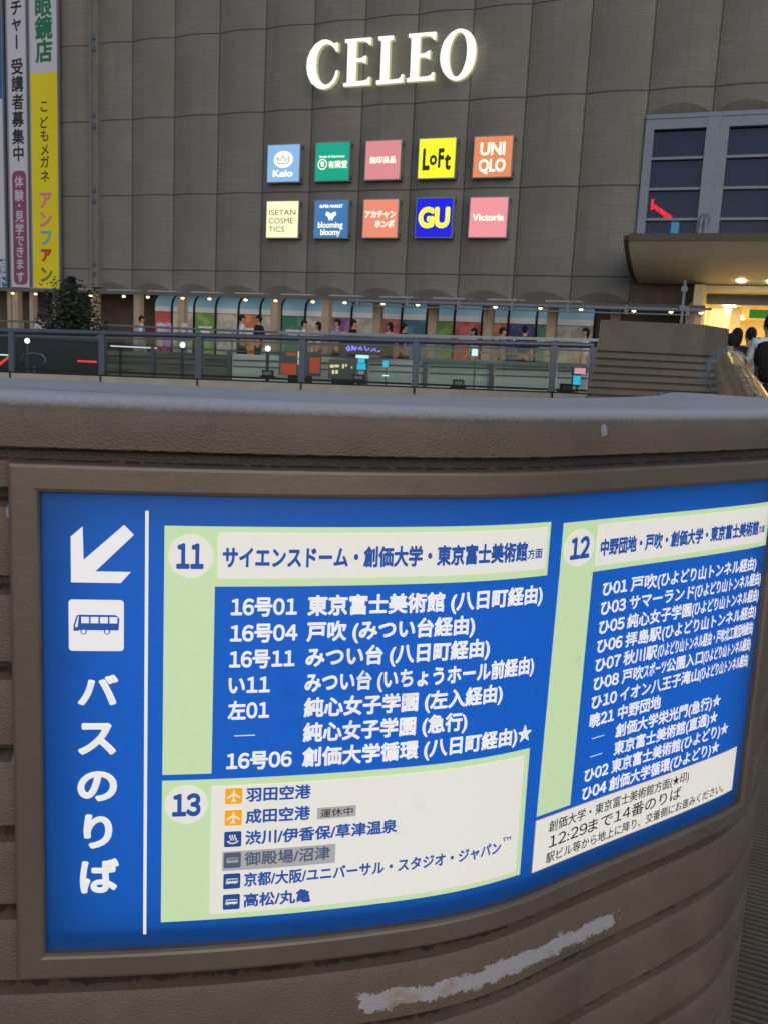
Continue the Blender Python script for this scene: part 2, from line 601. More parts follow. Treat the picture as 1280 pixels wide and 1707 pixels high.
# ------------------------------------------------------------------ the curved brown wall that carries the sign
def profile_drum(pitch=.0757, z_first=.975, top=1.052):
    p = [(-.045, top), (-.028, top - .0004), (-.016, top - .0022), (-.007, top - .006), (-.002, top - .0115), (0, top - .018), (.0005, top - .030), (0, top - .043),
         (-.003, top - .0455), (-.010, top - .0465), (-.010, top - .054), (-.002, top - .0555)]
    z = z_first
    while z > .06:
        p += [(-.0015, z), (-.004, z - .002), (-.022, z - .004), (-.022, z - .012), (-.005, z - .018), (-.0015, z - .025)]
        z -= pitch
    p += [(-.0015, 0)]
    return p

def sweep(mb, plan, prof, svals, closed_top=True, hole=None):
    """plan: closed list of (x, y, nx, ny)"""
    n = len(plan)
    o = len(mb.v)
    v, f, uv = [], [], []
    for off, z in prof:
        for (x, y, nx, ny), s in zip(plan, svals):
            v.append((x + nx * off, y + ny * off, z))
            uv.append((s, z))
    for i in range(len(prof) - 1):
        for k in range(n):
            k2 = (k + 1) % n
            if hole and hole[0] < svals[k] < hole[1] - .009 and prof[i][1] < hole[3] and prof[i + 1][1] > hole[2]:
                continue
            f.append((i * n + k2, i * n + k, (i + 1) * n + k, (i + 1) * n + k2))
    mb.add(v, f, uv)
    if closed_top:
        fs_ = []
        for t_ in tessellate_polygon([[Vector(q) for q in v[:n]]]):
            a_, b_, c_ = [Vector(v[q]) for q in t_]
            fs_.append(tuple(t_) if (b_ - a_).cross(c_ - a_).z > 0 else tuple(reversed(t_)))
        mb.add(v[:n], fs_, uv[:n])

plan, sv = [], []
for i in range(0, len(_ss), 4):
    t = _th[i]
    plan.append((_X[i], _Y[i], math.sin(t), -math.cos(t)))
    sv.append(_ss[i])
back = [(.709, 1.80), (.60, 1.765), (.465, 1.627), (.378, 1.486), (.277, 1.320), (.135, 1.171), (-.007, 1.10), (-.116, 1.075), (-.225, 1.074), (-.447, 1.078), (-1.0, 1.0), (-2.2, .90)]
ex, ey = _X[-1], _Y[-1]
bk = [Vector((ex, ey))] + [Vector(p) for p in back if p[0] < ex - .02]
dense = []
for p, q in zip(bk[:-1], bk[1:]):
    m_ = max(2, int((q - p).length / .03))
    for k in range(1, m_ + 1):
        dense.append(p.lerp(q, k / m_))
for _ in range(20):
    dense[1:-1] = [(dense[i - 1] + dense[i] * 2 + dense[i + 1]) / 4 for i in range(1, len(dense) - 1)]
for i, p in enumerate(dense):
    a_ = dense[max(0, i - 1)]
    b_ = dense[min(len(dense) - 1, i + 1)]
    d_ = (b_ - a_).normalized()
    plan.append((p.x, p.y, d_.y, -d_.x))
    sv.append(S_MAX + .03 * (i + 1))
wall = thing('curved_wall', (0, 1.0, 0), 0, 'curved brown grooved low wall in the foreground carrying the blue bus sign', 'low wall')
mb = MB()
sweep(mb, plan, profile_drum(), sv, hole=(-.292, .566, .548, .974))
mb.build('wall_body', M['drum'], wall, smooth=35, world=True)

# ------------------------------------------------------------------ the bus sign
sign = thing('bus_stop_sign', on_drum(.12, .53), 0, 'curved blue backlit bus stop sign with white Japanese lettering in a brown frame', 'bus sign')
FS0, FS1, FZ0, FZ1 = -.2905, .5640, .5535, .9725           # inner opening
loops = [(.0245, -.004), (.0245, .0095), (.0235, .0120), (.0210, .0130), (.0040, .0130), (.0015, .0120), (.0, .0095), (.0, .0025)]
mb = MB()
L = []
for e, h in loops:
    s0, s1, z0, z1 = FS0 - e, FS1 + e, FZ0 - e, FZ1 + e
    NS = 110
    ring = [on_drum(s0 + (s1 - s0) * i / NS, z0, h) for i in range(NS)]
    ring += [on_drum(s1, z0 + (z1 - z0) * i / 20, h) for i in range(20)]
    ring += [on_drum(s1 - (s1 - s0) * i / NS, z1, h) for i in range(NS)]
    ring += [on_drum(s0, z1 - (z1 - z0) * i / 20, h) for i in range(20)]
    L.append(ring)
n_ = len(L[0])
for a_, b_ in zip(L[:-1], L[1:]):
    mb.add(a_ + b_, [(k, (k + 1) % n_, n_ + (k + 1) % n_, n_ + k) for k in range(n_)])
mb.build('frame', M['frame'], sign, smooth=30, world=True)

PH = .0035
def patch(mb, s0, s1, z0, z1, h, slant=0.0):
    ss = sgrid(s0, s1)
    v = [on_drum(s, z0, h) for s in ss] + [on_drum(s + slant, z1, h) for s in ss]
    n = len(ss)
    mb.add(v, [(i, i + 1, n + i + 1, n + i) for i in range(n - 1)])
    return mb
def poly(mb, pts, h, n_sub=0):
    """flat polygon on the film; triangulated and subdivided so that it follows the curve"""
    bm = bmesh.new()
    vs = [bm.verts.new((p[0], p[1], 0)) for p in pts]
    bm.faces.new(vs)
    bmesh.ops.triangulate(bm, faces=bm.faces[:])
    if n_sub:
        bmesh.ops.subdivide_edges(bm, edges=bm.edges[:], cuts=n_sub, use_grid_fill=True)
    bm.verts.index_update()
    v = [on_drum(q.co.x, q.co.y, h) for q in bm.verts]
    f = []
    for q in bm.faces:
        if q.normal.z < 0:
            q.normal_flip()
        f.append(tuple(x.index for x in q.verts))
    mb.add(v, f)
    bm.free()
    return mb
def ell(mb, cs, cz, rs, rz, h, n=40):
    v = [on_drum(cs, cz, h)] + [on_drum(cs + rs * math.cos(2 * math.pi * k / n), cz + rz * math.sin(2 * math.pi * k / n), h) for k in range(n)]
    return mb.add(v, [(0, 1 + k, 1 + (k + 1) % n) for k in range(n)])
def rrect(s0, s1, z0, z1, r, n=5):
    p = []
    for cx, cz, a0 in ((s1 - r, z0 + r, -90), (s1 - r, z1 - r, 0), (s0 + r, z1 - r, 90), (s0 + r, z0 + r, 180)):
        for k in range(n + 1):
            a = R(a0 + 90 * k / n)
            p.append((cx + r * math.cos(a), cz + r * math.sin(a)))
    return p
def W(name, mat, parent, fn):
    mb = MB()
    fn(mb)
    return mb.build(name, mat, parent, world=True)
H1, H2, H3, H4 = PH + .0005, PH + .0009, PH + .0013, PH + .0017

mb = MB()
ss = sgrid(FS0 - .001, FS1 + .001)
zz = [FZ0 - .001 + (FZ1 - FZ0 + .002) * i / 12 for i in range(13)]
mb.add([on_drum(s, z, PH) for z in zz for s in ss], [(j * len(ss) + i, j * len(ss) + i + 1, (j + 1) * len(ss) + i + 1, (j + 1) * len(ss) + i) for j in range(12) for i in range(len(ss) - 1)])
face = mb.build('sign_face', M['blue'], sign, smooth=True, world=True)

# light box behind the film: dark sides, shining back panel
def boxring(e, h):
    s0, s1, z0, z1 = FS0 - e, FS1 + e, FZ0 - e, FZ1 + e
    r = [on_drum(s0 + (s1 - s0) * i / 110, z0, h) for i in range(110)] + [on_drum(s1, z0 + (z1 - z0) * i / 20, h) for i in range(20)]
    return r + [on_drum(s1 - (s1 - s0) * i / 110, z1, h) for i in range(110)] + [on_drum(s0, z1 - (z1 - z0) * i / 20, h) for i in range(20)]
mb = MB()
r1_, r2_, r3_ = boxring(.003, .0015), boxring(.003, -.026), boxring(-.022, -.026)
for a_, b_ in ((r1_, r2_), (r2_, r3_)):
    mb.add(a_ + b_, [(k, (k + 1) % 260, 260 + (k + 1) % 260, 260 + k) for k in range(260)])
mb.build('light_box', M['boxinside'], sign, world=True)
mb = MB()
ss = sgrid(FS0 + .020, FS1 - .016)
mb.add([on_drum(s, z, -.0255) for z in (FZ0 + .016, FZ1 - .013) for s in ss], [(i, i + 1, len(ss) + i + 1, len(ss) + i) for i in range(len(ss) - 1)])
mb.build('backlight', M['backlight'], sign, smooth=True, world=True)

def T(mb, body, s0, s1, zb, em, bold=.016, h=H1, keep=False):
    return lay(mb, body, s0, s1, zb, em, on_drum, bold, h, keep=keep)

# left column: arrow, bus pictogram, heading, divider
W('arrow', M['white'], sign, lambda mb: poly(mb, [(-.2670, .9350), (-.2572, .9440), (-.2566, .9152), (-.2235, .9460), (-.2154, .9376), (-.2470, .9054), (-.2178, .9054), (-.2262, .8955), (-.2670, .8955)], H1, 1))
pic = W('bus_pictogram', M['white'], sign, lambda mb: poly(mb, rrect(-.2692, -.2236, .8352, .8806, .003), H1, 1))
def busicon(mb, s0, s1, z0, z1, h, flip=1):
    w_, t_ = s1 - s0, z1 - z0
    P = lambda x, y: (s0 + w_ * x, z0 + t_ * y)
    body = [P(0, .18), P(.10, .18), P(.12, .22), P(.20, .22), P(.30, .22), P(.66, .22), P(.80, .22), P(.98, .22), P(1, .80), P(.95, .95), P(.9, 1), P(.14, 1), P(.07, .96), P(.0, .45)]
    poly(mb, body, h)
    for cx in (.22, .73):
        ell(mb, *P(cx, .16), w_ * .07, t_ * .16, h, 16)
def buswin(mb, s0, s1, z0, z1, h):
    w_, t_ = s1 - s0, z1 - z0
    P = lambda x, y: (s0 + w_ * x, z0 + t_ * y)
    poly(mb, [P(.03, .38), P(.09, .38), P(.12, .92), P(.10, .92)], h)
    for k in range(4):
        x = .17 + k * .205
        poly(mb, [P(x, .58), P(x + .17, .58), P(x + .17, .9), P(x, .9)], h)
    for cx in (.22, .73):
        ell(mb, *P(cx, .15), w_ * .045, t_ * .10, h, 14)
bs = W('bus_shape', M['txtblue'], pic, lambda mb: busicon(mb, -.2652, -.2272, .8500, .8674, H2))
W('bus_windows', M['white'], pic, lambda mb: buswin(mb, -.2652, -.2272, .8500, .8674, H3))
W('divider_line', M['white'], sign, lambda mb: patch(mb, -.2062, -.2034, .5656, .9585, H1))
def heading(mb):
    for ch, s0, s1, z0, z1 in (('バ', -.2622, -.2282, .7862, .8140), ('ス', -.2623, -.2302, .7405, .7700), ('の', -.2631, -.2292, .6968, .7252), ('り', -.2580, -.2333, .6516, .6845), ('ば', -.2615, -.2276, .6082, .6418)):
        res, f = glyphs(ch, .034)
        allv = np.concatenate([r[0] for r in res])
        mn, mx = allv.min(0), allv.max(0)
        for v, i in res:
            q = (v - mn) / (mx - mn)
            mb.add([on_drum(s0 + (s1 - s0) * p[0], z0 + (z1 - z0) * p[1], H1 + i * 2e-5) for p in q], f)
W('heading_lettering', M['white'], sign, heading)

# panel 11
def fgreen11(mb):
    patch(mb, -.1903, -.1475, .7205, .9460, H1)
    patch(mb, -.1475, .1747, .8930, .9460, H1)
p11 = W('route_panel', M['green'], sign, fgreen11)
W('header_strip', M['cream'], p11, lambda mb: patch(mb, -.1454, .1705, .9003, .9405, H2))
W('number_disc', M['cream'], p11, lambda mb: ell(mb, -.1682, .9197, .0186, .0188, H2))
W('number', M['txtblue'], p11, lambda mb: T(mb, '11', -.1802, -.1573, .9100, .0272, .040, H3))
def hd11(mb):
    T(mb, 'サイエンスドーム・創価大学・東京富士美術館', -.1413, .1468, .9118, .0195, .034, H3)
    T(mb, '方面', .1475, .1655, .9122, .0105, .022, H3)
W('header_lettering', M['txtblue'], p11, hd11)
rows11 = [('16号01', '東京富士美術館(八日町経由)', .1708), ('16号04', '戸吹(みつい台経由)', .0943), ('16号11', 'みつい台(八日町経由)', .1122), ('い11', 'みつい台(いちょうホール前経由)', .1668),
          ('左01', '純心女子学園(左入経由)', .1306), (None, '純心女子学園(急行)', .0929), ('16号06', '創価大学循環(八日町経由)★', .1702)]
cend = [-.0758, -.0747, -.0764, -.0977, -.0978, None, -.0760]
for k, (code, nm, s1) in enumerate(rows11):
    zb = .8662 - k * .02385 + .0016
    def fr(mb):
        if code:
            T(mb, code, -.1335 - .0002 * k, cend[k], zb, .0185, .028)
        else:
            patch(mb, -.1281, -.1098, .7551, .7560, H1)
    W('route_code', M['white'], sign, fr)
    W('route_lettering', M['white'], sign, lambda mb: T(mb, nm.replace('(', ' ('), -.0666, s1, zb, .0192, .030))

# panel 13
p13 = W('route_panel', M['green'], sign, lambda mb: patch(mb, -.1905, .1700, .5768, .7150, H1))
W('destination_board', M['cream'], p13, lambda mb: patch(mb, -.1469, .1632, .5825, .7080, H2))
W('number_disc', M['cream'], p13, lambda mb: ell(mb, -.1692, .6914, .0184, .0183, H2))
W('number', M['txtblue'], p13, lambda mb: T(mb, '13', -.1815, -.1565, .6820, .0262, .040, H3))
def plane(mb, c, z, r, h):
    P = lambda x, y: (c + x * r, z + y * r)
    poly(mb, [P(-.07, -.75), P(.07, -.75), P(.10, -.05), P(.10, .62), P(0, .86), P(-.10, .62), P(-.10, -.05)], h)
    poly(mb, [P(.10, .10), P(.10, .36), P(.80, -.16), P(.80, -.34)][::-1], h)
    poly(mb, [P(-.10, .10), P(-.10, .36), P(-.80, -.16), P(-.80, -.34)], h)
    poly(mb, [P(.06, -.58), P(.06, -.38), P(.34, -.70), P(.34, -.82)][::-1], h)
    poly(mb, [P(-.06, -.58), P(-.06, -.38), P(-.34, -.70), P(-.34, -.82)], h)
def spa(mb, c, z, r, h):
    for k in (-1, 0, 1):
        pts = [(c + k * r * .30 + math.sin(t * 6.3) * r * .10, z + r * (-.15 + .75 * t)) for t in [i / 8 for i in range(9)]]
        for p, q in zip(pts[:-1], pts[1:]):
            poly(mb, [(p[0] - r * .08, p[1]), (p[0] + r * .08, p[1]), (q[0] + r * .08, q[1]), (q[0] - r * .08, q[1])], h)
    n = 14
    for i in range(n):
        a0, a1 = math.pi * (1 + .12) + math.pi * .76 * i / n, math.pi * 1.12 + math.pi * .76 * (i + 1) / n
        o = lambda a, k: (c + math.cos(a) * r * .78 * k, z + r * .0 + math.sin(a) * r * .62 * k)
        poly(mb, [o(a0, .74), o(a0, 1), o(a1, 1), o(a1, .74)], h)
ZR = [.6938, .6727, .6517, .6308, .6100, .5892]
txt13 = ['羽田空港', '成田空港', '渋川/伊香保/草津温泉', '御殿場/沼津', '京都/大阪/ユニバーサル・スタジオ・ジャパン', '高松/丸亀']
end13 = [-.0576, -.0574, .0267, -.0374, .1418, -.0540]
for k in range(6):
    zc = ZR[k] + .0045
    if k == 3:
        st = W('grey_sticker', M['sticker'], p13, lambda mb: patch(mb, -.1366, -.0321, .6249, .6443, H2 + .0002))
    im = M['icoorange'] if k < 2 else (M['stickertxt'] if k == 3 else M['icoblue'])
    W('icon_tile', im, p13, lambda mb: poly(mb, rrect(-.1351, -.1197, zc - .0076, zc + .0076, .0014), H3, 0))
    fm = M['sticker'] if k == 3 else M['cream']
    if k < 2:
        W('plane_symbol', fm, p13, lambda mb: plane(mb, -.1274, zc, .0074, H4))
    elif k == 2:
        W('hot_spring_symbol', fm, p13, lambda mb: spa(mb, -.1274, zc, .0074, H4))
    else:
        W('bus_symbol', fm, p13, lambda mb: busicon(mb, -.1329, -.1219, zc - .0032, zc + .0028, H4))
        W('bus_symbol_windows', im, p13, lambda mb: buswin(mb, -.1329, -.1219, zc - .0032, zc + .0028, H4 + .0003))
    def ft(mb):
        T(mb, txt13[k], -.1164, end13[k], ZR[k] - .0004, .0144, .026 if k != 3 else .018, H3)
        if k == 4:
            T(mb, 'TM', .1430, .1536, .6200, .0062, .010, H3)
    W('destination_lettering', M['txtblue'] if k != 3 else M['stickertxt'], p13, ft)
st2 = W('notice_sticker', M['sticker'], p13, lambda mb: patch(mb, -.0510, -.0142, .6703, .6817, H2 + .0002))
W('notice_lettering', M['txtdark'], p13, lambda mb: T(mb, '運休中', -.0478, -.0172, .6727, .0088, .004, H3))

# panel 12
def fgreen12(mb):
    patch(mb, .1915, .2410, .8896, .9437, H1)
    patch(mb, .2410, .5605, .8896, .9437, H1)
    n = 14                                              # left band, very slightly inclined as printed
    v = []
    for i in range(n + 1):
        z = .6360 + (.8896 - .6360) * i / n
        k = (z - .6360) / (.9437 - .6360)
        v += [on_drum(.1870 + .0052 * k, z, H1), on_drum(.2120 + .0040 * k, z, H1), on_drum(.2372 + .0043 * k, z, H1)]
    mb.add(v, [(3 * i + j, 3 * i + j + 1, 3 * i + j + 4, 3 * i + j + 3) for i in range(n) for j in range(2)])
p12 = W('route_panel', M['green'], sign, fgreen12)
W('header_strip', M['cream'], p12, lambda mb: patch(mb, .2434, .5535, .8956, .9380, H2))
W('number_disc', M['cream'], p12, lambda mb: ell(mb, .2171, .9168, .0216, .0189, H2))
W('number', M['txtblue'], p12, lambda mb: T(mb, '12', .2032, .2318, .9068, .0272, .040, H3))
def hd12(mb):
    T(mb, '中野団地・戸吹・創価大学・東京富士美術館', .2485, .5340, .9072, .0182, .034, H3)
    T(mb, '方面', .5352, .5505, .9078, .0095, .022, H3)
W('header_lettering', M['txtblue'], p12, hd12)
TN = '(ひよどり山トンネル経由)'
rows12 = [('ひ01', .2585, .2974, [('戸吹', .3032, .3465), (TN, .3475, .5409)]),
          ('ひ03', .2582, .2977, [('サマーランド', .3038, .4156), (TN, .4172, .5574)]),
          ('ひ05', .2580, .2985, [('純心女子学園', .3031, .4139), (TN, .4155, .5572)]),
          ('ひ06', .2578, .2980, [('拝島駅', .3029, .3630), (TN, .3645, .5553)]),
          ('ひ07', .2577, .2980, [('秋川駅', .3026, .3592), ('(ひよどり山トンネル経由・戸吹北工業団地経由)', .3605, .5526)]),
          ('ひ08', .2575, .2978, [('戸吹', .3030, .3389), ('スポーツ', .3392, .3778), ('公園入口', .3785, .4469), (TN, .4482, .5513)]),
          ('ひ10', .2571, .2975, [('イオン八王子滝山', .3027, .4430), (TN, .4445, .5497)]),
          ('暁21', .2568, .2958, [('中野団地', .3020, .3752)]),
          (None, .2631, .2825, [('創価大学栄光門(急行)★', .3008, .4942)]),
          (None, .2626, .2821, [('東京富士美術館(直通)★', .3010, .4920)]),
          ('ひ02', .2561, .2947, [('東京富士美術館(ひよどり)★', .3000, .5183)]),
          ('ひ04', .2551, .2943, [('創価大学循環(ひよどり)★', .2986, .5027)])]
for k, (code, c0, c1, parts) in enumerate(rows12):
    zb = .8617 - k * .02056 + .0015
    def fr(mb):
        if code:
            T(mb, code, c0, c1, zb, .0165, .027)
        else:
            patch(mb, c0, c1, zb + .0055, zb + .0064, H1)
    W('route_code', M['white'], sign, fr)
    def fn_(mb):
        for tx, a0, a1 in parts:
            T(mb, tx, a0, a1, zb, .0170, .023)
    W('route_lettering', M['white'], sign, fn_)
nb = W('note_board', M['cream'], sign, lambda mb: patch(mb, .1873, .5470, .5735, .6312, H1))
def note_edge(mb):
    for a in ((.1866, .5477, .5729, .5735), (.1866, .5477, .6312, .6318)):
        patch(mb, *a, H1 - .0001)
    patch(mb, .1866, .1873, .5735, .6312, H1 - .0001)
    patch(mb, .5470, .5477, .5735, .6312, H1 - .0001)
W('note_border', M['icoorange'], nb, note_edge)
def notetxt(mb):
    T(mb, '創価大学・東京富士美術館方面(★印)', .2065, .4444, .6142, .0139, .004, H2)
    T(mb, '12:29まで14番のりば', .2087, .4314, .5952, .0172, .004, H2)
    T(mb, '駅ビル等から地上に降り、交番側にお進みください。', .2061, .5227, .5788, .0133, .004, H2)
W('note_lettering', M['txtdark'], nb, notetxt)

# ------------------------------------------------------------------ department store
YAW = .3859217406387881
P0 = Vector((-9.61559748, 35.11843271, 0))
PW = 1.7889365
FU = Vector((math.cos(YAW), -math.sin(YAW), 0))
FN = Vector((-math.sin(YAW), -math.cos(YAW), 0))
def fpt(a, d, z):
    return P0 + FU * a + FN * d + Vector((0, 0, z))
def fpx(a, b, d):
    r = Vector(ray(a, b))
    O = Vector((0, 0, EYE))
    t = (P0 + FN * d - O).dot(FN) / r.dot(FN)
    q = O + r * t
    return ((q - P0).dot(FU), q.z)
def fthing(name, a, d, z, label, cat, group=None):
    return thing(name, fpt(a, d, z), -YAW, label, cat, group)
store = thing('department_store', P0, -YAW, 'large grey tiled department store building behind the square', 'building')
BUL = .14
mb = MB()
NSEG = 12
for i in range(-9, 17):
    zb_ = 2.86 if i < 10 else 8.12
    top_ = 19.0
    cols = []
    for k in range(NSEG + 1):
        t = k / NSEG
        b = BUL * (1 - (2 * t - 1) ** 2)
        cols.append((i * PW + t * PW, b))
    zs = [None, 3.607, 6.207, 8.807, 11.407, 14.007, 16.607, top_]
    zs = [z for z in zs if z is None or z > zb_ + .5]
    v, uv = [], []
    for a, b in cols:
        v.append((a, 0.0, zb_)); uv.append((a, zb_))
        for z in zs:
            zz_ = (zb_ + 2.0 * b + .002) if z is None else z
            v.append((a, -b, zz_)); uv.append((a, zz_))
    m_ = len(zs) + 1
    f = []
    for k in range(NSEG):
        for j in range(m_ - 1):
            f.append((k * m_ + j, (k + 1) * m_ + j, (k + 1) * m_ + j + 1, k * m_ + j + 1))
    mb.add(v, f, uv)
mb.build('wall', M['facade'], store, smooth=False)
mb = MB()
mb.fb(-16.1, 30.4, -12, -.62, 3.22, 18.9)
mb.build('building_core', M['soffit'], store)
mb = MB()
mb.fb(-16.1, 17.9, -1.31, .0, 2.862, 2.92)
mb.build('soffit', M['soffit'], store)
# ledges under the panel joints
for i in range(-2, 10):
    MB().fb(i * PW - .62, i * PW + .50, .01, .62, 2.79, 2.855).build('ledge', M['ledge'], store)
# recessed ground floor wall
MB().fb(-16.1, 19.7, -1.3, -1.2, 0, 2.86).build('ground_floor_wall', M['brownwall'], store)
MB().fb(16.9, 19.72, -.9, .02, 2.86, 4.3).build('lintel_wall', M['brownwall'], store)
MB().fb(-16.1, 30, -1.2, 7.2, 0.004, .18).build('walkway_floor', M['greyconc'], store)
# service rail with paired bolts
mb = MB()
for a in (-1.62, -1.34):
    mb.fb(a - .035, a + .035, .0, .30, 2.95, 18)
mb.fb(-1.58, -1.38, .0, .22, 2.95, 18)
rail = mb.build('service_rail', M['greyconc'], store)
for z in (3.607, 6.207, 8.807, 11.407):
    for dz in (-.19, .19):
        MB().disc((-1.48, -.22, z + dz), (0, -1, 0), .085, .05, 12).build('bolt', M['darksteel'], rail)

# upper window bay
def bay_window(a0, a1):
    fr = MB()
    fr.fb(a0, a0 + .24, -.30, .10, 4.2, 8.0)
    fr.fb(a1 - .18, a1 + .18, -.30, .12, 4.2, 8.0)
    fr.fb(a0 + .24, a1 - .18, -.30, .10, 7.72, 8.0)
    for z in (6.93, 6.09, 5.25):
        fr.fb(a0 + .24, a1 - .18, -.16, .05, z - .035, z + .035)
    wf = fr.build('window', M['alu'], store)
    zs = [4.2, 5.25, 6.09, 6.93, 7.72]
    for z0, z1 in zip(zs[:-1], zs[1:]):
        MB().fb(a0 + .24, a1 - .18, -.12, -.10, z0 + .036, z1 - .036).build('pane', M['winglass'], wf)
bay_window(17.90, 19.75)
bay_window(19.931, 21.66)
bay_window(21.841, 23.57)
bay_window(23.751, 25.48)
MB().fb(17.90, 25.7, -.32, .13, 8.0, 8.115).build('window_head', M['alu'], store)
# stay anchored on the mullion
st = MB().disc((19.75, -.12, 5.22), (0, -1, 0), .17, .05, 20).build('stay_anchor', M['darksteel'], store)
MB().tube([(19.69, -.22, 5.22), (19.66, -.7, 4.3)], .04, 8).tube([(19.81, -.22, 5.22), (19.84, -.7, 4.3)], .04, 8).build('stay_rod', M['alu'], st)
# curved entrance canopy
prof = [(.30, 3.42), (.75, 3.46), (1.3, 3.56), (1.85, 3.72), (2.35, 3.92), (2.75, 4.14), (3.0, 4.32), (3.03, 4.44), (2.9, 4.46), (.13, 4.46)]
mb = MB()
a0, a1 = 18.02, 29.0
npf = len(prof)
mb.add([(a0 + .12, -d, z) for d, z in prof] + [(a1, -d, z) for d, z in prof], [(k + 1, k, npf + k, npf + k + 1) for k in range(npf - 1)])
can = mb.build('canopy', M['canopy'], store, smooth=25)
mb = MB()
inner = [(d, z + .02) for d, z in prof]
mb.add([(a0, -d, z - .015) for d, z in prof] + [(a0 + .12, -d, z - .015) for d, z in prof], [tuple(range(npf - 1, -1, -1)), tuple(range(npf, 2 * npf))] + [(k, (k + 1) % npf, npf + (k + 1) % npf, npf + k) for k in range(npf)])
mb.fb(a0 + .12, a1, 2.995, 3.06, 4.30, 4.47)
mb.build('canopy_edge', M['canopyedge'], can)
for k, a in enumerate((20.95, 21.72, 22.9)):
    MB().disc((a, -.9, 3.475), (0, 0, -1), .10, .03, 16).build('recessed_lamp', M['lampsoffit'], can)
# entrance portal and hall
mb = MB()
mb.fb(19.72, 19.99, -.6, .6, .18, 3.40)
mb.fb(19.99, 28, -1.2, .3, 3.24, 3.40)
mb.build('portal', M['creamwall'], store)
MB().fb(19.99, 28, -1.3, -1.0, 2.96, 3.239).build('door_header', M['alu'], store)
mb = MB()
mb.fb(19.80, 19.90, -12, -.62, .18, 3.2)
mb.fb(28, 28.1, -12, -.62, .18, 3.2)
mb.fb(19.90, 28, -12, -11.9, .18, 3.2)
mb.fb(19.90, 28, -11.9, -1.31, 3.0, 3.1)
hall = mb.build('entrance_hall', M['creamwall'], store)
MB().fb(19.9, 28, -11.9, -1.2, .05, .185).build('hall_floor', M['creamwall'], hall)
for k in range(5):
    for j in range(5):
        MB().fb(20.4 + j * 1.5, 20.75 + j * 1.5, -2.3 - k * 1.9, -1.95 - k * 1.9, 2.97, 2.995).build('ceiling_light', M['lampshop'], hall)
def quad_px(d, pts, th):
    p = [fpx(x, y, d) for x, y in pts]
    return MB().hexa([(a, -d, z) for a, z in p], [(a, -d + th, z) for a, z in p])
quad_px(-4.0, [(1184, 562), (1216, 562), (1219, 514), (1172, 514)], .1).build('lit_wall_panel', lit('lit_cream_panel', srgb(255, 232, 160), .95), hall)
quad_px(-3.2, [(1206, 590), (1222, 590), (1238, 508), (1220, 508)], .25).build('sloping_column', M['creamwall'], hall)

# shop windows with curved blue and white blinds along the walkway
POST = [('pink', srgb(206, 92, 92)), ('paper', srgb(190, 182, 166)), ('leafgreen', srgb(122, 160, 62)), ('paper', srgb(190, 182, 166)), ('orange', srgb(220, 124, 52)), ('paper', srgb(176, 170, 160)), ('teal', srgb(52, 128, 98)),
        ('paper', srgb(186, 176, 160)), ('purple', srgb(140, 84, 126)), ('paper', srgb(176, 170, 160)), ('pink', srgb(210, 96, 96)), ('sea', srgb(66, 130, 160)), ('leafgreen', srgb(122, 160, 62)), ('pink', srgb(204, 88, 98)), ('orange', srgb(214, 120, 58)), ('navyblue', srgb(50, 68, 130)), ('teal', srgb(60, 134, 116)), ('paper', srgb(200, 194, 184))]
mblue = plain('blind_pale_blue', srgb(150, 196, 216), .7, 0, .05, 2, 0, .16)  # blinds given a faint glow to lift them out of the shade
mwhite = plain('blind_white', srgb(216, 218, 216), .7, 0, .05, 2, 0, .16)
pmat = {}
for nm, c in POST:
    c = tuple(.78 * q + .22 * .16 for q in c[:3]) + (1,)
    if nm not in pmat:
        m = NT('poster_' + nm)
        v = m.coord()
        k = m.ramp(m.noise(v, 2.2, 3), .48, .56)
        hi = tuple(min(1, x * 1.35 + .04) for x in c[:3]) + (1,)
        col = m.mix(k, c, hi)
        m.l(col, m.b.inputs['Base Color'])
        m.set(Roughness=.5)
        m.l(col, m.b.inputs['Emission Color'])
        m.b.inputs['Emission Strength'].default_value = .12     # glow added to brighten the posters
        pmat[nm] = m.m
edges = [fpx(x, 525, -.5)[0] for x in (258, 288, 325, 361, 399, 435, 470, 510, 548, 587, 630, 670, 712, 758, 804, 848, 895, 928, 992)]
for k in range(18):
    x0, x1 = edges[k] + .03, edges[k + 1] - .03
    nm = POST[k][0]
    mb = MB()
    mb.fb(x0, x1, -.55, -.5, .20, 2.16)
    sh = mb.build('shopfront', pmat[nm], store)
    mb = MB()
    zz_ = [(2.20, -.5), (2.36, -.5)]
    mb.fb(x0, x1, -.56, -.50, 2.18, 2.36)
    mb.build('blind_band', mwhite, sh)
    mb = MB()
    arc = [(-.50 - .45 * (1 - math.cos(t)), 2.36 + .44 * math.sin(t)) for t in [R(80) * i / 6 for i in range(7)]]
    mb.add([(x0, -d, z) for d, z in arc] + [(x1, -d, z) for d, z in arc], [(i + 1, i, 7 + i, 8 + i) for i in range(6)])
    mb.build('blind', mblue, sh, smooth=True)
    mb = MB()
    mb.fb(x1, x1 + .06, -.58, -.44, .2, 2.36)
    for (d0, z0), (d1, z1) in zip(arc[:-1], arc[1:]):
        mb.hexa([(x1, -d0 - .05, z0), (x1 + .06, -d0 - .05, z0), (x1 + .06, -d0 + .03, z0), (x1, -d0 + .03, z0)], [(x1, -d1 - .05, z1), (x1 + .06, -d1 - .05, z1), (x1 + .06, -d1 + .03, z1), (x1, -d1 + .03, z1)])
    mb.build('mullion', M['black'], sh)
    if nm != 'paper':                                     # pale printed bar on the posters
        mb = MB()
        cx = (x0 + x1) / 2
        for j in range(2):
            mb.fb(cx - .28 + .1 * j, cx + .28 - .1 * j, -.499, -.494, 1.62 - .16 * j, 1.70 - .16 * j)
        mb.build('printed_bar', mwhite, sh)

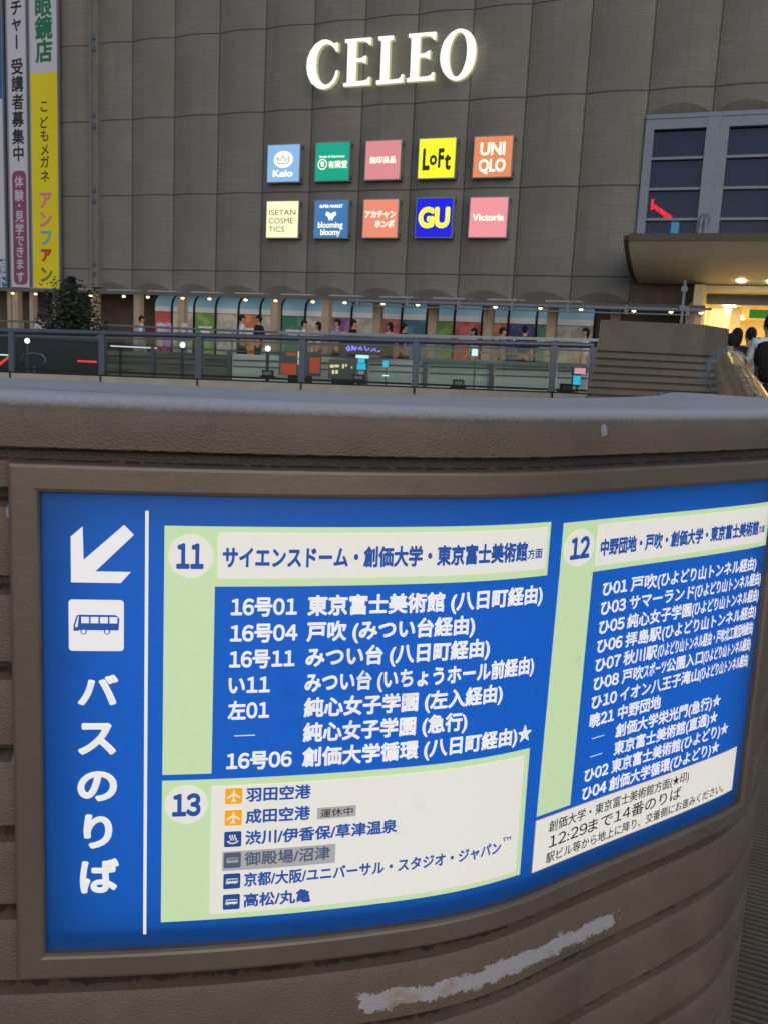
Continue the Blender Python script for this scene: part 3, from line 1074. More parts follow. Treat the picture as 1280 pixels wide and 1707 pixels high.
# walkway posts, canopy track and lamps
for c in (20, 30, 57, 95, 160, 232, 305, 460, 545, 630, 722, 815, 920, 1025, 1150):
    a = fpx(c, 530, 1.2)[0]
    wd = .085 if c in (20, 57, 95) else .13
    MB().fb(a - wd, a + wd, 1.08, 1.32, .18, 2.70).build('walkway_post', M['post'], store)
mb = MB()
mb.fb(-16, 20.1, 1.15, 1.25, 2.70, 2.78)
mb.build('walkway_beam', M['soffit'], store)
wc = fthing('glass_canopy', 15.0, 2.0, 2.6, 'thin glass canopy with a steel front rail above the walkway', 'canopy')
MB().box(-5.2, 5.05, .02, 1.7, -.004, .01).build('glass_sheet', M['glass'], wc)
mb = MB().tube([(-5.3, 0, 0), (5.1, 0, 0)], .05, 8).tube([(-5.3, 0, -.13), (5.1, 0, -.13)], .022, 6)
mb.build('front_rail', M['alu'], wc)
for k in range(7):
    x = -5.0 + k * 1.62
    MB().box(x - .04, x + .04, -.06, .05, -.16, .09).tube([(x, 0, .05), (x, .9, .24)], .018, 6).build('clamp', M['alu'], wc)
mb = MB()
mb.box(4.56, 4.62, -.05, .01, -2.4, .78)
mb.disc((4.59, -.02, .55), (0, -1, 0), .09, .06, 10)
mb.disc((4.59, -.02, .05), (0, -1, 0), .09, .06, 10)
mb.build('steel_upright', M['alu'], wc)
tr = fthing('lighting_track', 8, 1.5, 2.64, 'long thin dark lighting track over the walkway', 'lighting track')
MB().box(-13.5, 12.3, -.04, .04, .001, .06).build('track_bar', M['soffit'], tr)
LAMPS = [(22, 489), (60, 489), (152, 492), (207, 494), (247, 494), (305, 496), (350, 498), (410, 500), (460, 501), (522, 503), (575, 505), (638, 508), (696, 508), (764, 512), (825, 512), (900, 514), (968, 515), (1056, 517), (1118, 517), (1168, 519)]
proto = None
for c, v in LAMPS:
    a, z = fpx(c, v, 1.5)
    if proto is None:
        proto = fthing('downlight', a, 1.5, 2.57, 'small round warm downlight on the track along the walkway', 'lamp', 'warm downlights along the walkway')
        MB().disc((0, 0, .07), (0, 0, -1), .085, .05, 12).build('housing', M['darksteel'], proto)
        bm = bmesh.new()
        bmesh.ops.create_uvsphere(bm, u_segments=12, v_segments=6, radius=.058)
        bm.verts.index_update()
        mb = MB().add([(q.co.x, q.co.y, q.co.z * .6 - .005) for q in bm.verts], [tuple(x.index for x in f.verts) for f in bm.faces])
        bm.free()
        mb.build('lamp_glass', M['lampwarm'], proto, smooth=True)
        o = proto
    else:
        o = copy_tree(proto)
    o.location = fpt(a, 1.5, 2.57)

# banners
def banner(name_label, a0, a1, z0, z1, segs, writer):
    t = fthing('hanging_banner', (a0 + a1) / 2, .34, z0, name_label, 'banner', 'vertical banners on the facade')
    hw = (a1 - a0) / 2
    base = MB().box(-hw, hw, -.02, .02, 0, z1 - z0).build('cloth', segs[0], t)
    writer(t, hw, z0)
    MB().box(hw, hw + .05, -.05, .05, -.05, z1 - z0).box(-hw - .05, -hw, -.05, .05, -.05, z1 - z0).build('side_rail', M['alu'], t)
    return t
bwhite = plain('banner_white', srgb(206, 204, 214), .7, 0, .04, 1)
bblue = plain('banner_blue', srgb(44, 106, 168), .7, 0, .04, 1)
byellow = plain('banner_yellow', srgb(236, 218, 26), .7, 0, .04, 1)
bmauve = plain('banner_mauve', srgb(140, 76, 108), .7, 0, .05, 1)
bdark = plain('banner_ink', srgb(38, 36, 48), .7)
bgreen = plain('banner_green', srgb(40, 120, 84), .7)
bpink = plain('banner_pink', srgb(220, 140, 150), .7)
bcyan = plain('banner_cyan', srgb(110, 178, 190), .7)
bred = plain('banner_red', srgb(196, 70, 40), .7)
bolive = plain('banner_olive', srgb(110, 140, 50), .7)
def vtext(parent, name, mat, chars, x, size, z_list, bold=.02, wscale=1.0, y=-.0235):
    for ch, z in zip(chars, z_list):
        mb = MB()
        res, f = glyphs(ch, bold)
        allv = np.concatenate([r[0] for r in res])
        c = (allv.min(0) + allv.max(0)) / 2
        for v, i in res:
            q = (v - c) * size
            if ch == 'ー':                             # the long-vowel bar stands upright in vertical setting
                q = np.stack([-q[:, 1], q[:, 0]], 1)
            mb.add([(x + p[0] * wscale, y - i * 1e-4, z + p[1]) for p in q], f)
        mb.build(name, mat, parent)
def zpx(ys, c=70):
    return [fpx(c, y, .34)[1] for y in ys]
def w_yellow(t, hw, z0):
    MB().box(-hw + .02, hw - .02, -.0225, -.0205, 0.02, 10.52 - z0).build('yellow_field', byellow, t)
    vtext(t, 'shop_lettering', bgreen, '眼鏡店', .02, .80, [z - z0 for z in zpx((10, 47, 86))], .03)
    vtext(t, 'small_lettering', bdark, 'こどもメガネ', 0, .46, [z - z0 for z in zpx((178, 204, 226, 250, 270, 294), 75)], .012, y=-.0245)
    for ch, y, mt in (('ア', 334, bpink), ('ン', 366, bpink), ('フ', 397, bcyan), ('ァ', 426, bred), ('ン', 458, bolive)):
        vtext(t, 'colour_lettering', mt, ch, .02, .66, [zpx((y,), 78)[0] - z0], .035, y=-.0245)
banner('tall white and yellow banner with green, black and coloured lettering', -4.30, -3.03, 2.86, 17.5, [bwhite], w_yellow)
def w_white(t, hw, z0):
    mb = MB()
    zt = 7.13 - z0
    pts = rrect(-hw + .12, hw - .10, .10, zt, .22, 6)
    mb.add([(p[0], -.024, p[1]) for p in pts], [tuple(range(len(pts)))])
    mb.build('mauve_field', bmauve, t)
    vtext(t, 'ink_lettering', bdark, 'チャー受講者募集中', 0, .58, [z - z0 for z in zpx((13, 42, 70, 111, 140, 170, 199, 228, 256), 30)], .022)
    vtext(t, 'white_lettering', bwhite, '体験・見学できます', 0, .44, [z - z0 for z in zpx((303, 326, 343, 361, 382, 402, 420, 440, 462), 35)], .016, y=-.026)
banner('tall white banner with black lettering and a mauve rounded field', -5.36, -4.46, 2.86, 17.5, [bwhite], w_white)
def w_blue(t, hw, z0):
    MB().box(-hw + .02, hw - .02, -.0225, -.0205, .02, 3.9 - z0).box(-hw + .02, hw - .02, -.0225, -.0205, 9.73 - z0, 14.5).build('blue_field', bblue, t)
    vtext(t, 'white_lettering', bwhite, '館下', .55, .62, [z - z0 for z in zpx((446, 470), 3)], .02, y=-.0245)
banner('tall blue and white banner at the left edge with a white middle', -7.2, -5.62, 2.86, 17.5, [bwhite], w_blue)

# store name in glowing letters
name_sign = fthing('store_name_sign', 10.0, .30, 9.0, 'large glowing cream serif capital letters spelling the store name', 'letter sign')
def zc4(x, y):
    return (490 + x / 3.879, 30 + y / 3.879)
def smooth_closed(pts, n=6):
    out = []
    m_ = len(pts)
    for i in range(m_):
        p0, p1, p2, p3 = [np.array(pts[(i + k) % m_], float) for k in (-1, 0, 1, 2)]
        for j in range(n):
            t = j / n
            out.append(tuple(.5 * ((2 * p1) + (-p0 + p2) * t + (2 * p0 - 5 * p1 + 4 * p2 - p3) * t * t + (-p0 + 3 * p1 - 3 * p2 + p3) * t ** 3)))
    return out
def letter(outline, hole=None):
    def cv(pts):
        r = []
        for x, y in pts:
            a, z = fpx(*zc4(x, y), .46)
            r.append((a - 10.0, z - 9.0))
        return r
    bm = bmesh.new()
    o = cv(outline)
    def ring(pts):
        vs = [bm.verts.new((p[0], -.16, p[1])) for p in pts]
        es = [bm.edges.new((vs[i], vs[(i + 1) % len(vs)])) for i in range(len(vs))]
        return es
    es = ring(o)
    if hole:
        es += ring(cv(hole))
    bmesh.ops.triangle_fill(bm, use_beauty=True, edges=es)
    for f in bm.faces:
        f.normal_update()
        if f.normal.y > 0:
            f.normal_flip()
    ex_ = bmesh.ops.extrude_face_region(bm, geom=bm.faces[:])
    for q in ex_['geom']:
        if isinstance(q, bmesh.types.BMVert):
            q.co.y += .16
    bmesh.ops.recalc_face_normals(bm, faces=bm.faces[:])
    bm.verts.index_update()
    bm.normal_update()
    mb = MB().add([tuple(q.co) for q in bm.verts], [tuple(x.index for x in f.verts) for f in bm.faces])
    mb.mi = [0 if abs(f.normal.y) > .9 else 1 for f in bm.faces]
    bm.free()
    return mb.build('letter', [M['letter'], M['letterside']], name_sign)
Cc = [(288, 158), (272, 158), (262, 166), (240, 148), (212, 138), (180, 142), (140, 168), (108, 212), (88, 262), (82, 318), (90, 372), (112, 420), (150, 452), (192, 462), (230, 450), (262, 420), (282, 378), (288, 338),
      (272, 338), (264, 370), (248, 402), (226, 424), (204, 432), (180, 420), (160, 392), (148, 350), (145, 304), (150, 254), (164, 212), (186, 180), (214, 168), (240, 174), (262, 196), (276, 220), (288, 212)]
letter(Cc)
E1 = [(332, 138), (502, 124), (500, 172), (488, 174), (474, 156), (452, 150), (408, 152), (404, 262), (436, 258), (452, 246), (468, 242), (466, 292), (452, 292), (440, 282), (404, 284), (400, 410), (450, 404), (472, 396), (482, 380), (494, 380), (490, 432), (320, 444), (320, 422), (342, 418), (350, 162), (332, 160)]
letter(E1)
L1 = [(546, 120), (642, 112), (642, 140), (620, 146), (612, 400), (664, 394), (684, 386), (694, 364), (708, 364), (704, 416), (532, 432), (532, 404), (556, 400), (566, 146), (546, 144)]
letter(L1)
E2 = [(740, 102), (918, 88), (916, 140), (902, 140), (888, 122), (866, 116), (816, 120), (812, 230), (848, 226), (862, 214), (880, 208), (876, 264), (862, 264), (850, 254), (810, 256), (804, 382), (858, 376), (880, 368), (892, 350), (906, 350), (902, 402), (726, 414), (726, 390), (748, 384), (758, 126), (740, 126)]
letter(E2)
Oo = smooth_closed([(1080, 68), (1130, 86), (1164, 132), (1176, 196), (1170, 262), (1150, 326), (1112, 376), (1060, 404), (1008, 396), (966, 354), (944, 290), (946, 222), (966, 156), (1006, 102), (1044, 76)], 3)
Oh = smooth_closed([(1076, 92), (1100, 112), (1114, 158), (1116, 216), (1108, 276), (1090, 330), (1066, 368), (1044, 378), (1022, 362), (1006, 316), (1002, 258), (1008, 198), (1026, 142), (1050, 104)], 3)
letter(Oo, Oh)

# ten small backlit shop signs
def shop_sign(px, py, colour, label, writer, em=.85, frame=M['boxgrey']):
    a, z = fpx(px, py, .32)
    t = fthing('shop_sign', a, .32, z, label, 'shop sign', 'square backlit shop signs on the facade')
    hw, hh = .625, .615
    mb = MB().box(-hw, hw, -.02, .26, -hh, hh)
    mb.build('sign_box', frame, t)
    MB().box(-hw + .035, hw - .035, -.03, -.021, -hh + .035, hh - .035).build('sign_face', lit('face_' + str(px), colour, em, .4), t)
    for dz in (-.5, .5):
        MB().box(hw, hw + .05, -.01, .10, dz - .05, dz + .05).build('bracket', M['darksteel'], t)
    mp = lambda x, zz, h: (x, -.031 - h, zz)
    writer(t, mp)
    return t
wt = lit('sign_white', srgb(255, 250, 226), 1.0, .5)
def wr(body, x0, x1, z, em, mat, name='lettering', bold=.02):
    def f(t, mp):
        lay(MB(), body, x0, x1, z, em, mp, bold, .004, 3e-4)
    return (body, x0, x1, z, em, mat, bold)
def multi(*rows):
    def f(t, mp):
        for body, x0, x1, z, em, mat, bold in rows:
            mb = MB()
            lay(mb, body, x0, x1, z, em, mp, bold, .004, 3e-4)
            mb.build('lettering', mat, t)
    return f
kblue = lit('print_blue', srgb(110, 160, 215), .6, .5)
def w_keio(t, mp):
    n = 28
    MB().add([mp(.36 * math.cos(2 * math.pi * k / n), .12 + .27 * math.sin(2 * math.pi * k / n), .002) for k in range(n)], [tuple(range(n))]).build('emblem_disc', wt, t)
    mb = MB()
    for p, q in (((-.24, .20), (-.12, .08)), ((-.12, .08), (-.02, .24)), ((-.02, .24), (.08, .08)), ((.08, .08), (.22, .20)), ((-.2, .0), (.18, .0)), ((-.24, .2), (-.2, .0)), ((.22, .2), (.18, .0))):
        d = np.array(q) - np.array(p)
        nn = np.array([-d[1], d[0]]) / np.hypot(*d) * .014
        mb.add([mp(p[0] - nn[0], p[1] - nn[1], .005), mp(q[0] - nn[0], q[1] - nn[1], .005), mp(q[0] + nn[0], q[1] + nn[1], .005), mp(p[0] + nn[0], p[1] + nn[1], .005)], [(0, 1, 2, 3)])
    mb.build('emblem_crown', kblue, t)
    multi(('Keio', -.38, .36, -.42, .30, wt, .03))(t, mp)
shop_sign(473.5, 272.5, srgb(140, 186, 232), 'light blue square sign with a white crown emblem', w_keio, .85)
def w_yur(t, mp):
    n = 24
    ring = [mp(-.34 + r * math.cos(2 * math.pi * k / n), -.08 + r * math.sin(2 * math.pi * k / n), .003) for r in (.17, .135) for k in range(n)]
    MB().add(ring, [(k, (k + 1) % n, n + (k + 1) % n, n + k) for k in range(n)]).build('emblem_ring', wt, t)
    multi(('有', -.42, -.26, -.14, .18, wt, .03), ('有隣堂', -.13, .55, -.19, .25, wt, .02), ('Books & Stationery', -.45, .45, .12, .11, wt, .02))(t, mp)
shop_sign(554.5, 269.5, srgb(16, 168, 138), 'teal green square sign with a ringed emblem and white characters', w_yur, .8)
shop_sign(638.5, 267, srgb(222, 140, 144), 'dusty pink square sign with four small cream characters', multi(('無印良品', -.44, .44, -.08, .22, wt, .03)), .85)
ink = lit('print_black', srgb(60, 66, 24), .25, .5)
shop_sign(728, 264, srgb(240, 242, 40), 'bright yellow square sign with dark lettering', multi(('L', -.46, -.22, -.32, .86, ink, .035), ('o', -.23, .01, -.18, .56, ink, .035), ('F', .05, .24, -.26, .76, ink, .035), ('t', .26, .47, -.32, .74, ink, .035)), 1.0)
shop_sign(821, 261.5, srgb(226, 136, 92), 'orange square sign with two rows of white capitals', multi(('UNI', -.40, .38, .06, .50, wt, .03), ('QLO', -.42, .42, -.42, .50, wt, .03)), .9)
ink2 = lit('print_grey', srgb(90, 88, 70), .3, .5)
shop_sign(471.5, 366, srgb(250, 246, 196), 'cream square sign with three rows of thin dark capitals', multi(('ISETAN', -.50, .50, .14, .25, ink2, 0), ('COSME', -.50, .42, -.13, .25, ink2, 0), ('TICS', -.50, .10, -.40, .25, ink2, 0)), 1.0)
def w_bloom(t, mp):
    mb = MB()
    for sx in (-1, 1):
        pts = [(0, .02), (.05 * sx, -.06), (.10 * sx, .06), (.20 * sx, .14), (.16 * sx, .24), (.04 * sx, .20), (0, .16)]
        if sx < 0:
            pts = pts[::-1]
        mb.add([mp(p[0], p[1], .004) for p in pts], [tuple(range(len(pts)))])
    mb.build('flower_emblem', wt, t)
    multi(('SUPER MARKET', -.42, .42, .36, .13, wt, .035), ('blooming', -.46, .44, -.27, .27, wt, .02), ('bloomy', -.36, .36, -.50, .27, wt, .02))(t, mp)
shop_sign(552.5, 365.5, srgb(66, 128, 190), 'mid blue square sign with a white flower emblem and two rows of lettering', w_bloom, .75)
shop_sign(634.5, 364.5, srgb(232, 138, 112), 'salmon square sign with two rows of cream characters', multi(('アカチャン', -.54, .52, .04, .25, wt, .035), ('ホンポ', -.18, .48, -.26, .25, wt, .035)), .9)
yel = lit('print_yellow', srgb(248, 240, 70), 1.0, .5)
shop_sign(723.5, 363, srgb(20, 20, 222), 'deep blue square sign with two large yellow letters', multi(('GU', -.52, .52, -.27, .80, yel, .05)), .9)
shop_sign(813.5, 362.5, srgb(236, 148, 154), 'rose pink square sign with one row of faint cream lettering', multi(('Victoria', -.50, .50, -.09, .27, wt, .03)), .9)

# green sign hanging in the hall, lit red and cyan pieces imitating a reflection at the upper window
t = fthing('hanging_sign', 21.75, -3.0, 2.69, 'green hanging sign inside the bright entrance', 'sign')
MB().box(-.62, .9, -.03, .03, 0, .26).build('sign_board', lit('green_board', srgb(28, 118, 40), .5), t)
MB().box(.10, .16, -.034, -.031, .08, .18).build('sign_mark', wt, t)
MB().box(-.5, -.48, -.01, .01, .26, .29).box(.7, .72, -.01, .01, .26, .29).build('hanger', M['steel'], t)

a, z = fpx(1085, 345, .0)
t = fthing('lit_reflection', a, -.06, z, 'small red lit strokes imitating a reflection in the lower left pane of the upper window', 'reflection')
redn = lit('red_reflected', srgb(240, 40, 60), .8)
for k, (x, y0, y1) in enumerate(((1085, 331, 349), (1090, 340, 348), (1094, 343, 352), (1099, 346, 355), (1103, 349, 358), (1107, 352, 362), (1112, 355, 363), (1116, 358, 364))):
    a0_, z0_ = fpx(x, y1, .06)
    z1_ = fpx(x, y0, .06)[1]
    MB().box(a0_ - a - .035, a0_ - a + .035, -.025, -.005, z0_ - z, z1_ - z).build('lit_stroke', redn, t)
a, z = fpx(1124, 379, .0)
t = fthing('cyan_glint', a, -.06, z, 'small cyan lit patch imitating a reflection in the bottom left pane of the upper window', 'glow_face')
MB().box(-.11, .11, -.025, -.005, -.16, .16).build('glow_face', lit('window_cyan', srgb(60, 130, 165), .5), t)
MB().box(-.13, .13, -.02, .0, -.18, -.161).build('foot', M['black'], t)

# ------------------------------------------------------------------ glass railings
def rail_line(px, off=0.0, up=0.0):
    """point on the front railing seen in that column: on the vertical plane through A and B"""
    A = Vector((-7.029, 17 + off, 0)); B = Vector((3.177, 15 + off, 0))
    r = Vector(ray(px, 600))
    nrm = Vector((-(B - A).y, (B - A).x, 0))
    t = A.dot(nrm) / r.dot(nrm)
    q = r * t
    k = (q - A).dot(B - A) / (B - A).length_squared
    return Vector((q.x, q.y, 0)), k
def zl(k, za, zb):
    return za + (zb - za) * k
ZT, ZG, ZK = (1.174, 1.384), (.482, .644), (.407, .597)
A_ = Vector((-7.029, 17, 0)); B_ = Vector((3.177, 15, 0))
def rp(k, z, off=0.0, side=0.0):
    q = A_.lerp(B_, k)
    nrm = Vector(((A_ - B_).y, (B_ - A_).x, 0)).normalized()     # away from the camera
    q = q + nrm * off
    return Vector((q.x, q.y, z))
gr = thing('glass_railing', rp(.5, .4), 0, 'long dark steel railing with clear glass panes on a concrete kerb', 'railing')
K0, K1 = -.35, 1.0
mb = MB()
mb.hexa([rp(K0, 0, -.12), rp(K1, 0, -.12), rp(K1, 0, .12), rp(K0, 0, .12)], [rp(K0, zl(K0, *ZK), -.12), rp(K1, zl(K1, *ZK), -.12), rp(K1, zl(K1, *ZK), .12), rp(K0, zl(K0, *ZK), .12)])
kb = mb.build('concrete_kerb', M['concrete'], None)
tag(kb, kind='structure')
kb.name = 'kerb'
mb = MB().tube([rp(K0, zl(K0, *ZT) - .03), rp(K1, zl(K1, *ZT) - .03)], .045, 12)
mb.build('handrail', M['darksteel'], gr, smooth=40, world=True)
mb = MB().bar(rp(K0, zl(K0, *ZG)), rp(K1, zl(K1, *ZG)), .05, .035)
mb.build('bottom_rail', M['black'], gr, world=True)
mb = MB().bar(rp(K0, zl(K0, *ZT) - .11), rp(K1, zl(K1, *ZT) - .11), .035, .03)
mb.build('top_channel', M['darksteel'], gr, world=True)
mb = MB().bar(rp(K0, zl(K0, *ZK) + .010, -.10), rp(K1, zl(K1, *ZK) + .010, -.10), .05, .022)
mb.build('seam_strip', M['black'], gr, world=True)
ks = [-.20, -.09] + [rail_line(x)[1] for x in (22, 172, 333, 505, 693, 922)] + [1.0]
for k in ks:
    z0, z1 = zl(k, *ZK), zl(k, *ZT) - .05
    mb = MB().hexa([rp(k - .0052, z0, -.05), rp(k + .0052, z0, -.05), rp(k + .0052, z0, .05), rp(k - .0052, z0, .05)], [rp(k - .0052, z1, -.05), rp(k + .0052, z1, -.05), rp(k + .0052, z1, .05), rp(k - .0052, z1, .05)])
    mb.build('post', M['darksteel'], gr, world=True)
    MB().bar(rp(k + .002, z0 - .10, -.125), rp(k + .002, z0 + .02, -.125), .03, .02).build('kerb_joint', M['black'], gr, world=True)
for a, b in zip(ks[:-1], ks[1:]):
    a2, b2 = a + .007, b - .007
    v = [rp(a2, zl(a2, *ZG) + .02, -.006), rp(b2, zl(b2, *ZG) + .02, -.006), rp(b2, zl(b2, *ZG) + .02, .006), rp(a2, zl(a2, *ZG) + .02, .006)]
    v2 = [rp(a2, zl(a2, *ZT) - .13, -.006), rp(b2, zl(b2, *ZT) - .13, -.006), rp(b2, zl(b2, *ZT) - .13, .006), rp(a2, zl(a2, *ZT) - .13, .006)]
    MB().hexa(v, v2).build('glass_pane', M['glass'], gr, world=True)
# second railing behind with frosted panels
def streaked(name, c0, c1):  # horizontal streaks in the colour imitate a reflection on the panels
    m = NT(name)
    mp_ = m.n('ShaderNodeMapping')
    mp_.inputs['Scale'].default_value = (.5, .5, 9)
    m.l(m.coord(), mp_.inputs[0])
    m.l(m.ramp(m.noise(mp_.outputs[0], 1.6, 5), .3, .7, c0, c1), m.b.inputs['Base Color'])
    m.set(Roughness=.25)
    return m.m
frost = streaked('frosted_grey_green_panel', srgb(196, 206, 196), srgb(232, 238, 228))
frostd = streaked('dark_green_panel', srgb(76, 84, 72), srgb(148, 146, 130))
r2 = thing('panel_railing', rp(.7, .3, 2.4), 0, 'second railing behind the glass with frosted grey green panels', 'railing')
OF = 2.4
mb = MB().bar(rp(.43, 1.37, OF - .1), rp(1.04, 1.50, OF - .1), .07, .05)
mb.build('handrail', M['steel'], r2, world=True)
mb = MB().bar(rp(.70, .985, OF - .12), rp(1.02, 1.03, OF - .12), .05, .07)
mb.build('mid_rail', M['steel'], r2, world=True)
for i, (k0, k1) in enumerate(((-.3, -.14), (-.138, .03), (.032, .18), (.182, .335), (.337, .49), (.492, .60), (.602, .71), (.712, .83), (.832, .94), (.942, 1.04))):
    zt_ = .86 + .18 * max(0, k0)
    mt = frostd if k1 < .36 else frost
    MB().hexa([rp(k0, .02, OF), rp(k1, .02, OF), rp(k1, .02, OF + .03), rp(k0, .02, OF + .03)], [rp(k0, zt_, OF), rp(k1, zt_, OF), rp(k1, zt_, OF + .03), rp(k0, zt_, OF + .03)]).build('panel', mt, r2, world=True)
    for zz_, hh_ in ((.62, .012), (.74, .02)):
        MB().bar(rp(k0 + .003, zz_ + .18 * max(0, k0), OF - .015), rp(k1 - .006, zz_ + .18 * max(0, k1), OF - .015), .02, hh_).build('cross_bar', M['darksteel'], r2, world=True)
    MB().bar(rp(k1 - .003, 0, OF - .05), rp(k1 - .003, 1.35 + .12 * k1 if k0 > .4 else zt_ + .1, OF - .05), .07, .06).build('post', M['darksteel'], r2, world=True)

# small lit things behind the glass
def lamp_on_post(px, py, Y, label):
    p = at(px, py, Y)
    t = thing('spot_lamp', (p.x, p.y, 0), 0, label, 'lamp')
    MB().tube([(0, 0, 0), (0, 0, p.z - .05)], .03, 8).build('pole', M['darksteel'], t)
    bm = bmesh.new()
    bmesh.ops.create_uvsphere(bm, u_segments=12, v_segments=8, radius=.048)
    bm.verts.index_update()
    MB().add([(q.co.x, q.co.y, q.co.z + p.z) for q in bm.verts], [tuple(x.index for x in f.verts) for f in bm.faces]).build('lamp_globe', M['lampwhite'], t, smooth=True)
    bm.free()
    return t
lamp_on_post(46, 568, 17.9, 'small white globe lamp on a post behind the leftmost glass panes')
lamp_on_post(305, 575, 17.4, 'small white globe lamp on a post behind the glass near the third railing post')
lamp_on_post(447, 581, 17.1, 'dim small white globe lamp behind the glass left of the orange reflections')
def floor_spot(px, py, Y, label):
    p = at(px, py, Y)
    t = thing('floor_spotlight', (p.x, p.y, p.z - .05), 0, label, 'spotlight', 'black spotlights on the kerb behind the glass')
    MB().box(-.13, .13, -.07, .07, .0, .05).box(-.09, .09, -.09, .07, .05, .15).build('housing', M['black'], t)
    MB().box(-.07, .07, -.094, -.091, .07, .13).build('lens', M['steel'], t)
    MB().box(-.02, .02, -.02, .02, -p.z + .05, 0).build('stem', M['black'], t)
    return t
floor_spot(447, 627, 16.3, 'black spotlight behind the glass below the orange reflections')
floor_spot(598, 634, 16.0, 'black spotlight behind the glass under the cyan reflection')
floor_spot(763, 643, 15.7, 'black spotlight behind the glass under the silver mid rail')
floor_spot(942, 650, 15.4, 'black spotlight behind the glass at the right end of the railing')

def standing(name, px, Y, label, cat):
    p = at(px, 600, Y)
    return thing(name, (p.x, p.y, 0), 0, label, cat)
cy = lit('cyan_reflected', srgb(50, 200, 240), 1.1)
cyw = lit('pale_cyan_reflected', srgb(190, 245, 255), 1.6)
org = lit('orange_reflected', srgb(214, 84, 48), .55)
wwh = lit('warm_reflected', srgb(255, 226, 170), 1.1)
pur = lit('violet_reflected', srgb(130, 120, 255), 1.6)
redl = lit('red_strip_light', srgb(255, 70, 70), 1.2)
pxm = 1558.2 / 17.0
t = standing('cyan_reflection', 602, 16.9, 'cyan lit stand added behind the glass railing in place of a reflection', 'reflection stand-in')  # added lit stands imitate street signs mirrored in the panes
p = at(602, 590, 16.9)
def dbox(mb, x0, x1, y0, y1, pxc=602, Y=16.9, d=.1):
    """box that spans photo columns x0..x1 and rows y0..y1 at depth Y, relative to the stand"""
    o = at(pxc, 600, Y)
    l, r_ = at(x0, (y0 + y1) / 2, Y), at(x1, (y0 + y1) / 2, Y)
    zt_, zb_ = at((x0 + x1) / 2, y0, Y).z, at((x0 + x1) / 2, y1, Y).z
    return mb.box(l.x - o.x, r_.x - o.x, -d, 0, zb_, zt_)
dbox(MB(), 597, 609, 594, 634, d=.10).build('body', M['darksteel'], t)
dbox(MB(), 594, 615, 592, 597, d=.16).build('top_glow', cyw, t)
dbox(MB(), 597.5, 608.5, 598, 605, d=.105).build('glow_face', cy, t)
dbox(MB(), 596, 610, 606, 616, d=.125).build('glow_face', cy, t)
dbox(MB(), 598, 607, 618, 624, d=.105).build('poster', lit('dim_pink_reflected', srgb(220, 170, 180), .5), t)
o_ = at(602, 600, 16.9)
MB().box(-.12, .12, -.1, .1, 0, .04).box(-.03, .03, -.06, -.02, .04, .8).build('foot', M['darksteel'], t)
t = standing('cyan_reflection', 643, 16.95, 'small dim cyan reflection built as a stand right of the larger one', 'reflection stand-in')
dbox(MB(), 638.5, 647, 601, 612, 643, 16.95, .06).build('glow_face', cy, t)
dbox(MB(), 641.5, 643.5, 612, 660, 643, 16.95, .04).build('pole', M['darksteel'], t)
dbox(MB(), 638, 648, 625, 627, 643, 16.95, .08).build('lower_glow', cyw, t)
t = standing('cyan_reflection', 957, 15.9, 'cyan and pink reflection built as a lit stand at the right end of the glass railing', 'reflection stand-in')
dbox(MB(), 952, 966, 613, 644, 957, 15.9, .08).build('body', M['darksteel'], t)
dbox(MB(), 953, 965, 626, 641, 957, 15.9, .085).build('glow_face', cy, t)
dbox(MB(), 955, 973, 613.5, 623, 957, 15.9, .11).build('top_glow_face', lit('pink_reflected', srgb(255, 170, 190), 1.0), t)
dbox(MB(), 957, 960, 644, 690, 957, 15.9, .04).build('pole', M['darksteel'], t)
t = standing('cyan_reflection', 789, 16.9, 'small cyan lit box imitating a reflection above the silver mid rail', 'reflection stand-in')
dbox(MB(), 786, 795, 582, 593, 789, 16.9, .08).build('glow_face', cyw, t)
dbox(MB(), 788, 790, 593, 680, 789, 16.9, .03).build('pole', M['darksteel'], t)
t = standing('reflections', 500, 17.4, 'kiosk with orange lit panels and two pale lamps added behind the glass for a mirrored shopfront', 'reflections')  # added lit boxes in place of a mirrored shopfront
dbox(MB(), 466, 536, 586, 626, 500, 17.4, .05).build('body', M['darksteel'], t)
for a in ((469, 495, 606, 624), (517, 534, 596, 622), (478, 494, 588, 593)):
    dbox(MB(), *a, 500, 17.4, .055 if a[0] != 478 else .06).build('orange_glow', org, t)
for a in ((498, 506, 586, 597), (498, 506, 599, 608)):
    dbox(MB(), *a, 500, 17.4, .12).build('pale_glow', wwh, t)
dbox(MB(), 480, 520, 626, 690, 500, 17.4, .04).build('base', M['black'], t)
t = standing('reflections', 566, 17.5, 'small warm white lit squares added behind the glass for a mirrored shopfront', 'reflections')
dbox(MB(), 548, 594, 600, 632, 566, 17.5, .04).build('body', M['greyconc'], t)
for a in ((551, 557, 608, 613), (558, 566, 608, 612), (554, 558, 617, 623), (560, 564, 617, 623), (571, 574, 607, 614), (576, 579, 607, 611), (586, 588, 611, 614)):
    dbox(MB(), *a, 566, 17.5, .045).build('lit_square', wwh, t)
dbox(MB(), 552, 590, 632, 690, 566, 17.5, .03).build('base', M['black'], t)
t = standing('lit_reflection', 608, 17.9, 'violet lit strokes on a dark fascia behind the glass imitating a mirrored shop sign', 'reflection')  # added strokes imitate lettering mirrored in the glass
dbox(MB(), 565, 655, 568, 592, 608, 17.9, .04).build('reflection_backing', M['black'], t)
mb = MB()
o_ = at(608, 600, 17.9)
def stroke(mb, pts, r=.018):
    q = []
    for x, y in pts:
        w_ = at(x, y, 17.86)
        q.append((w_.x - o_.x, -.07, w_.z))
    mb.tube(q, r, 6)
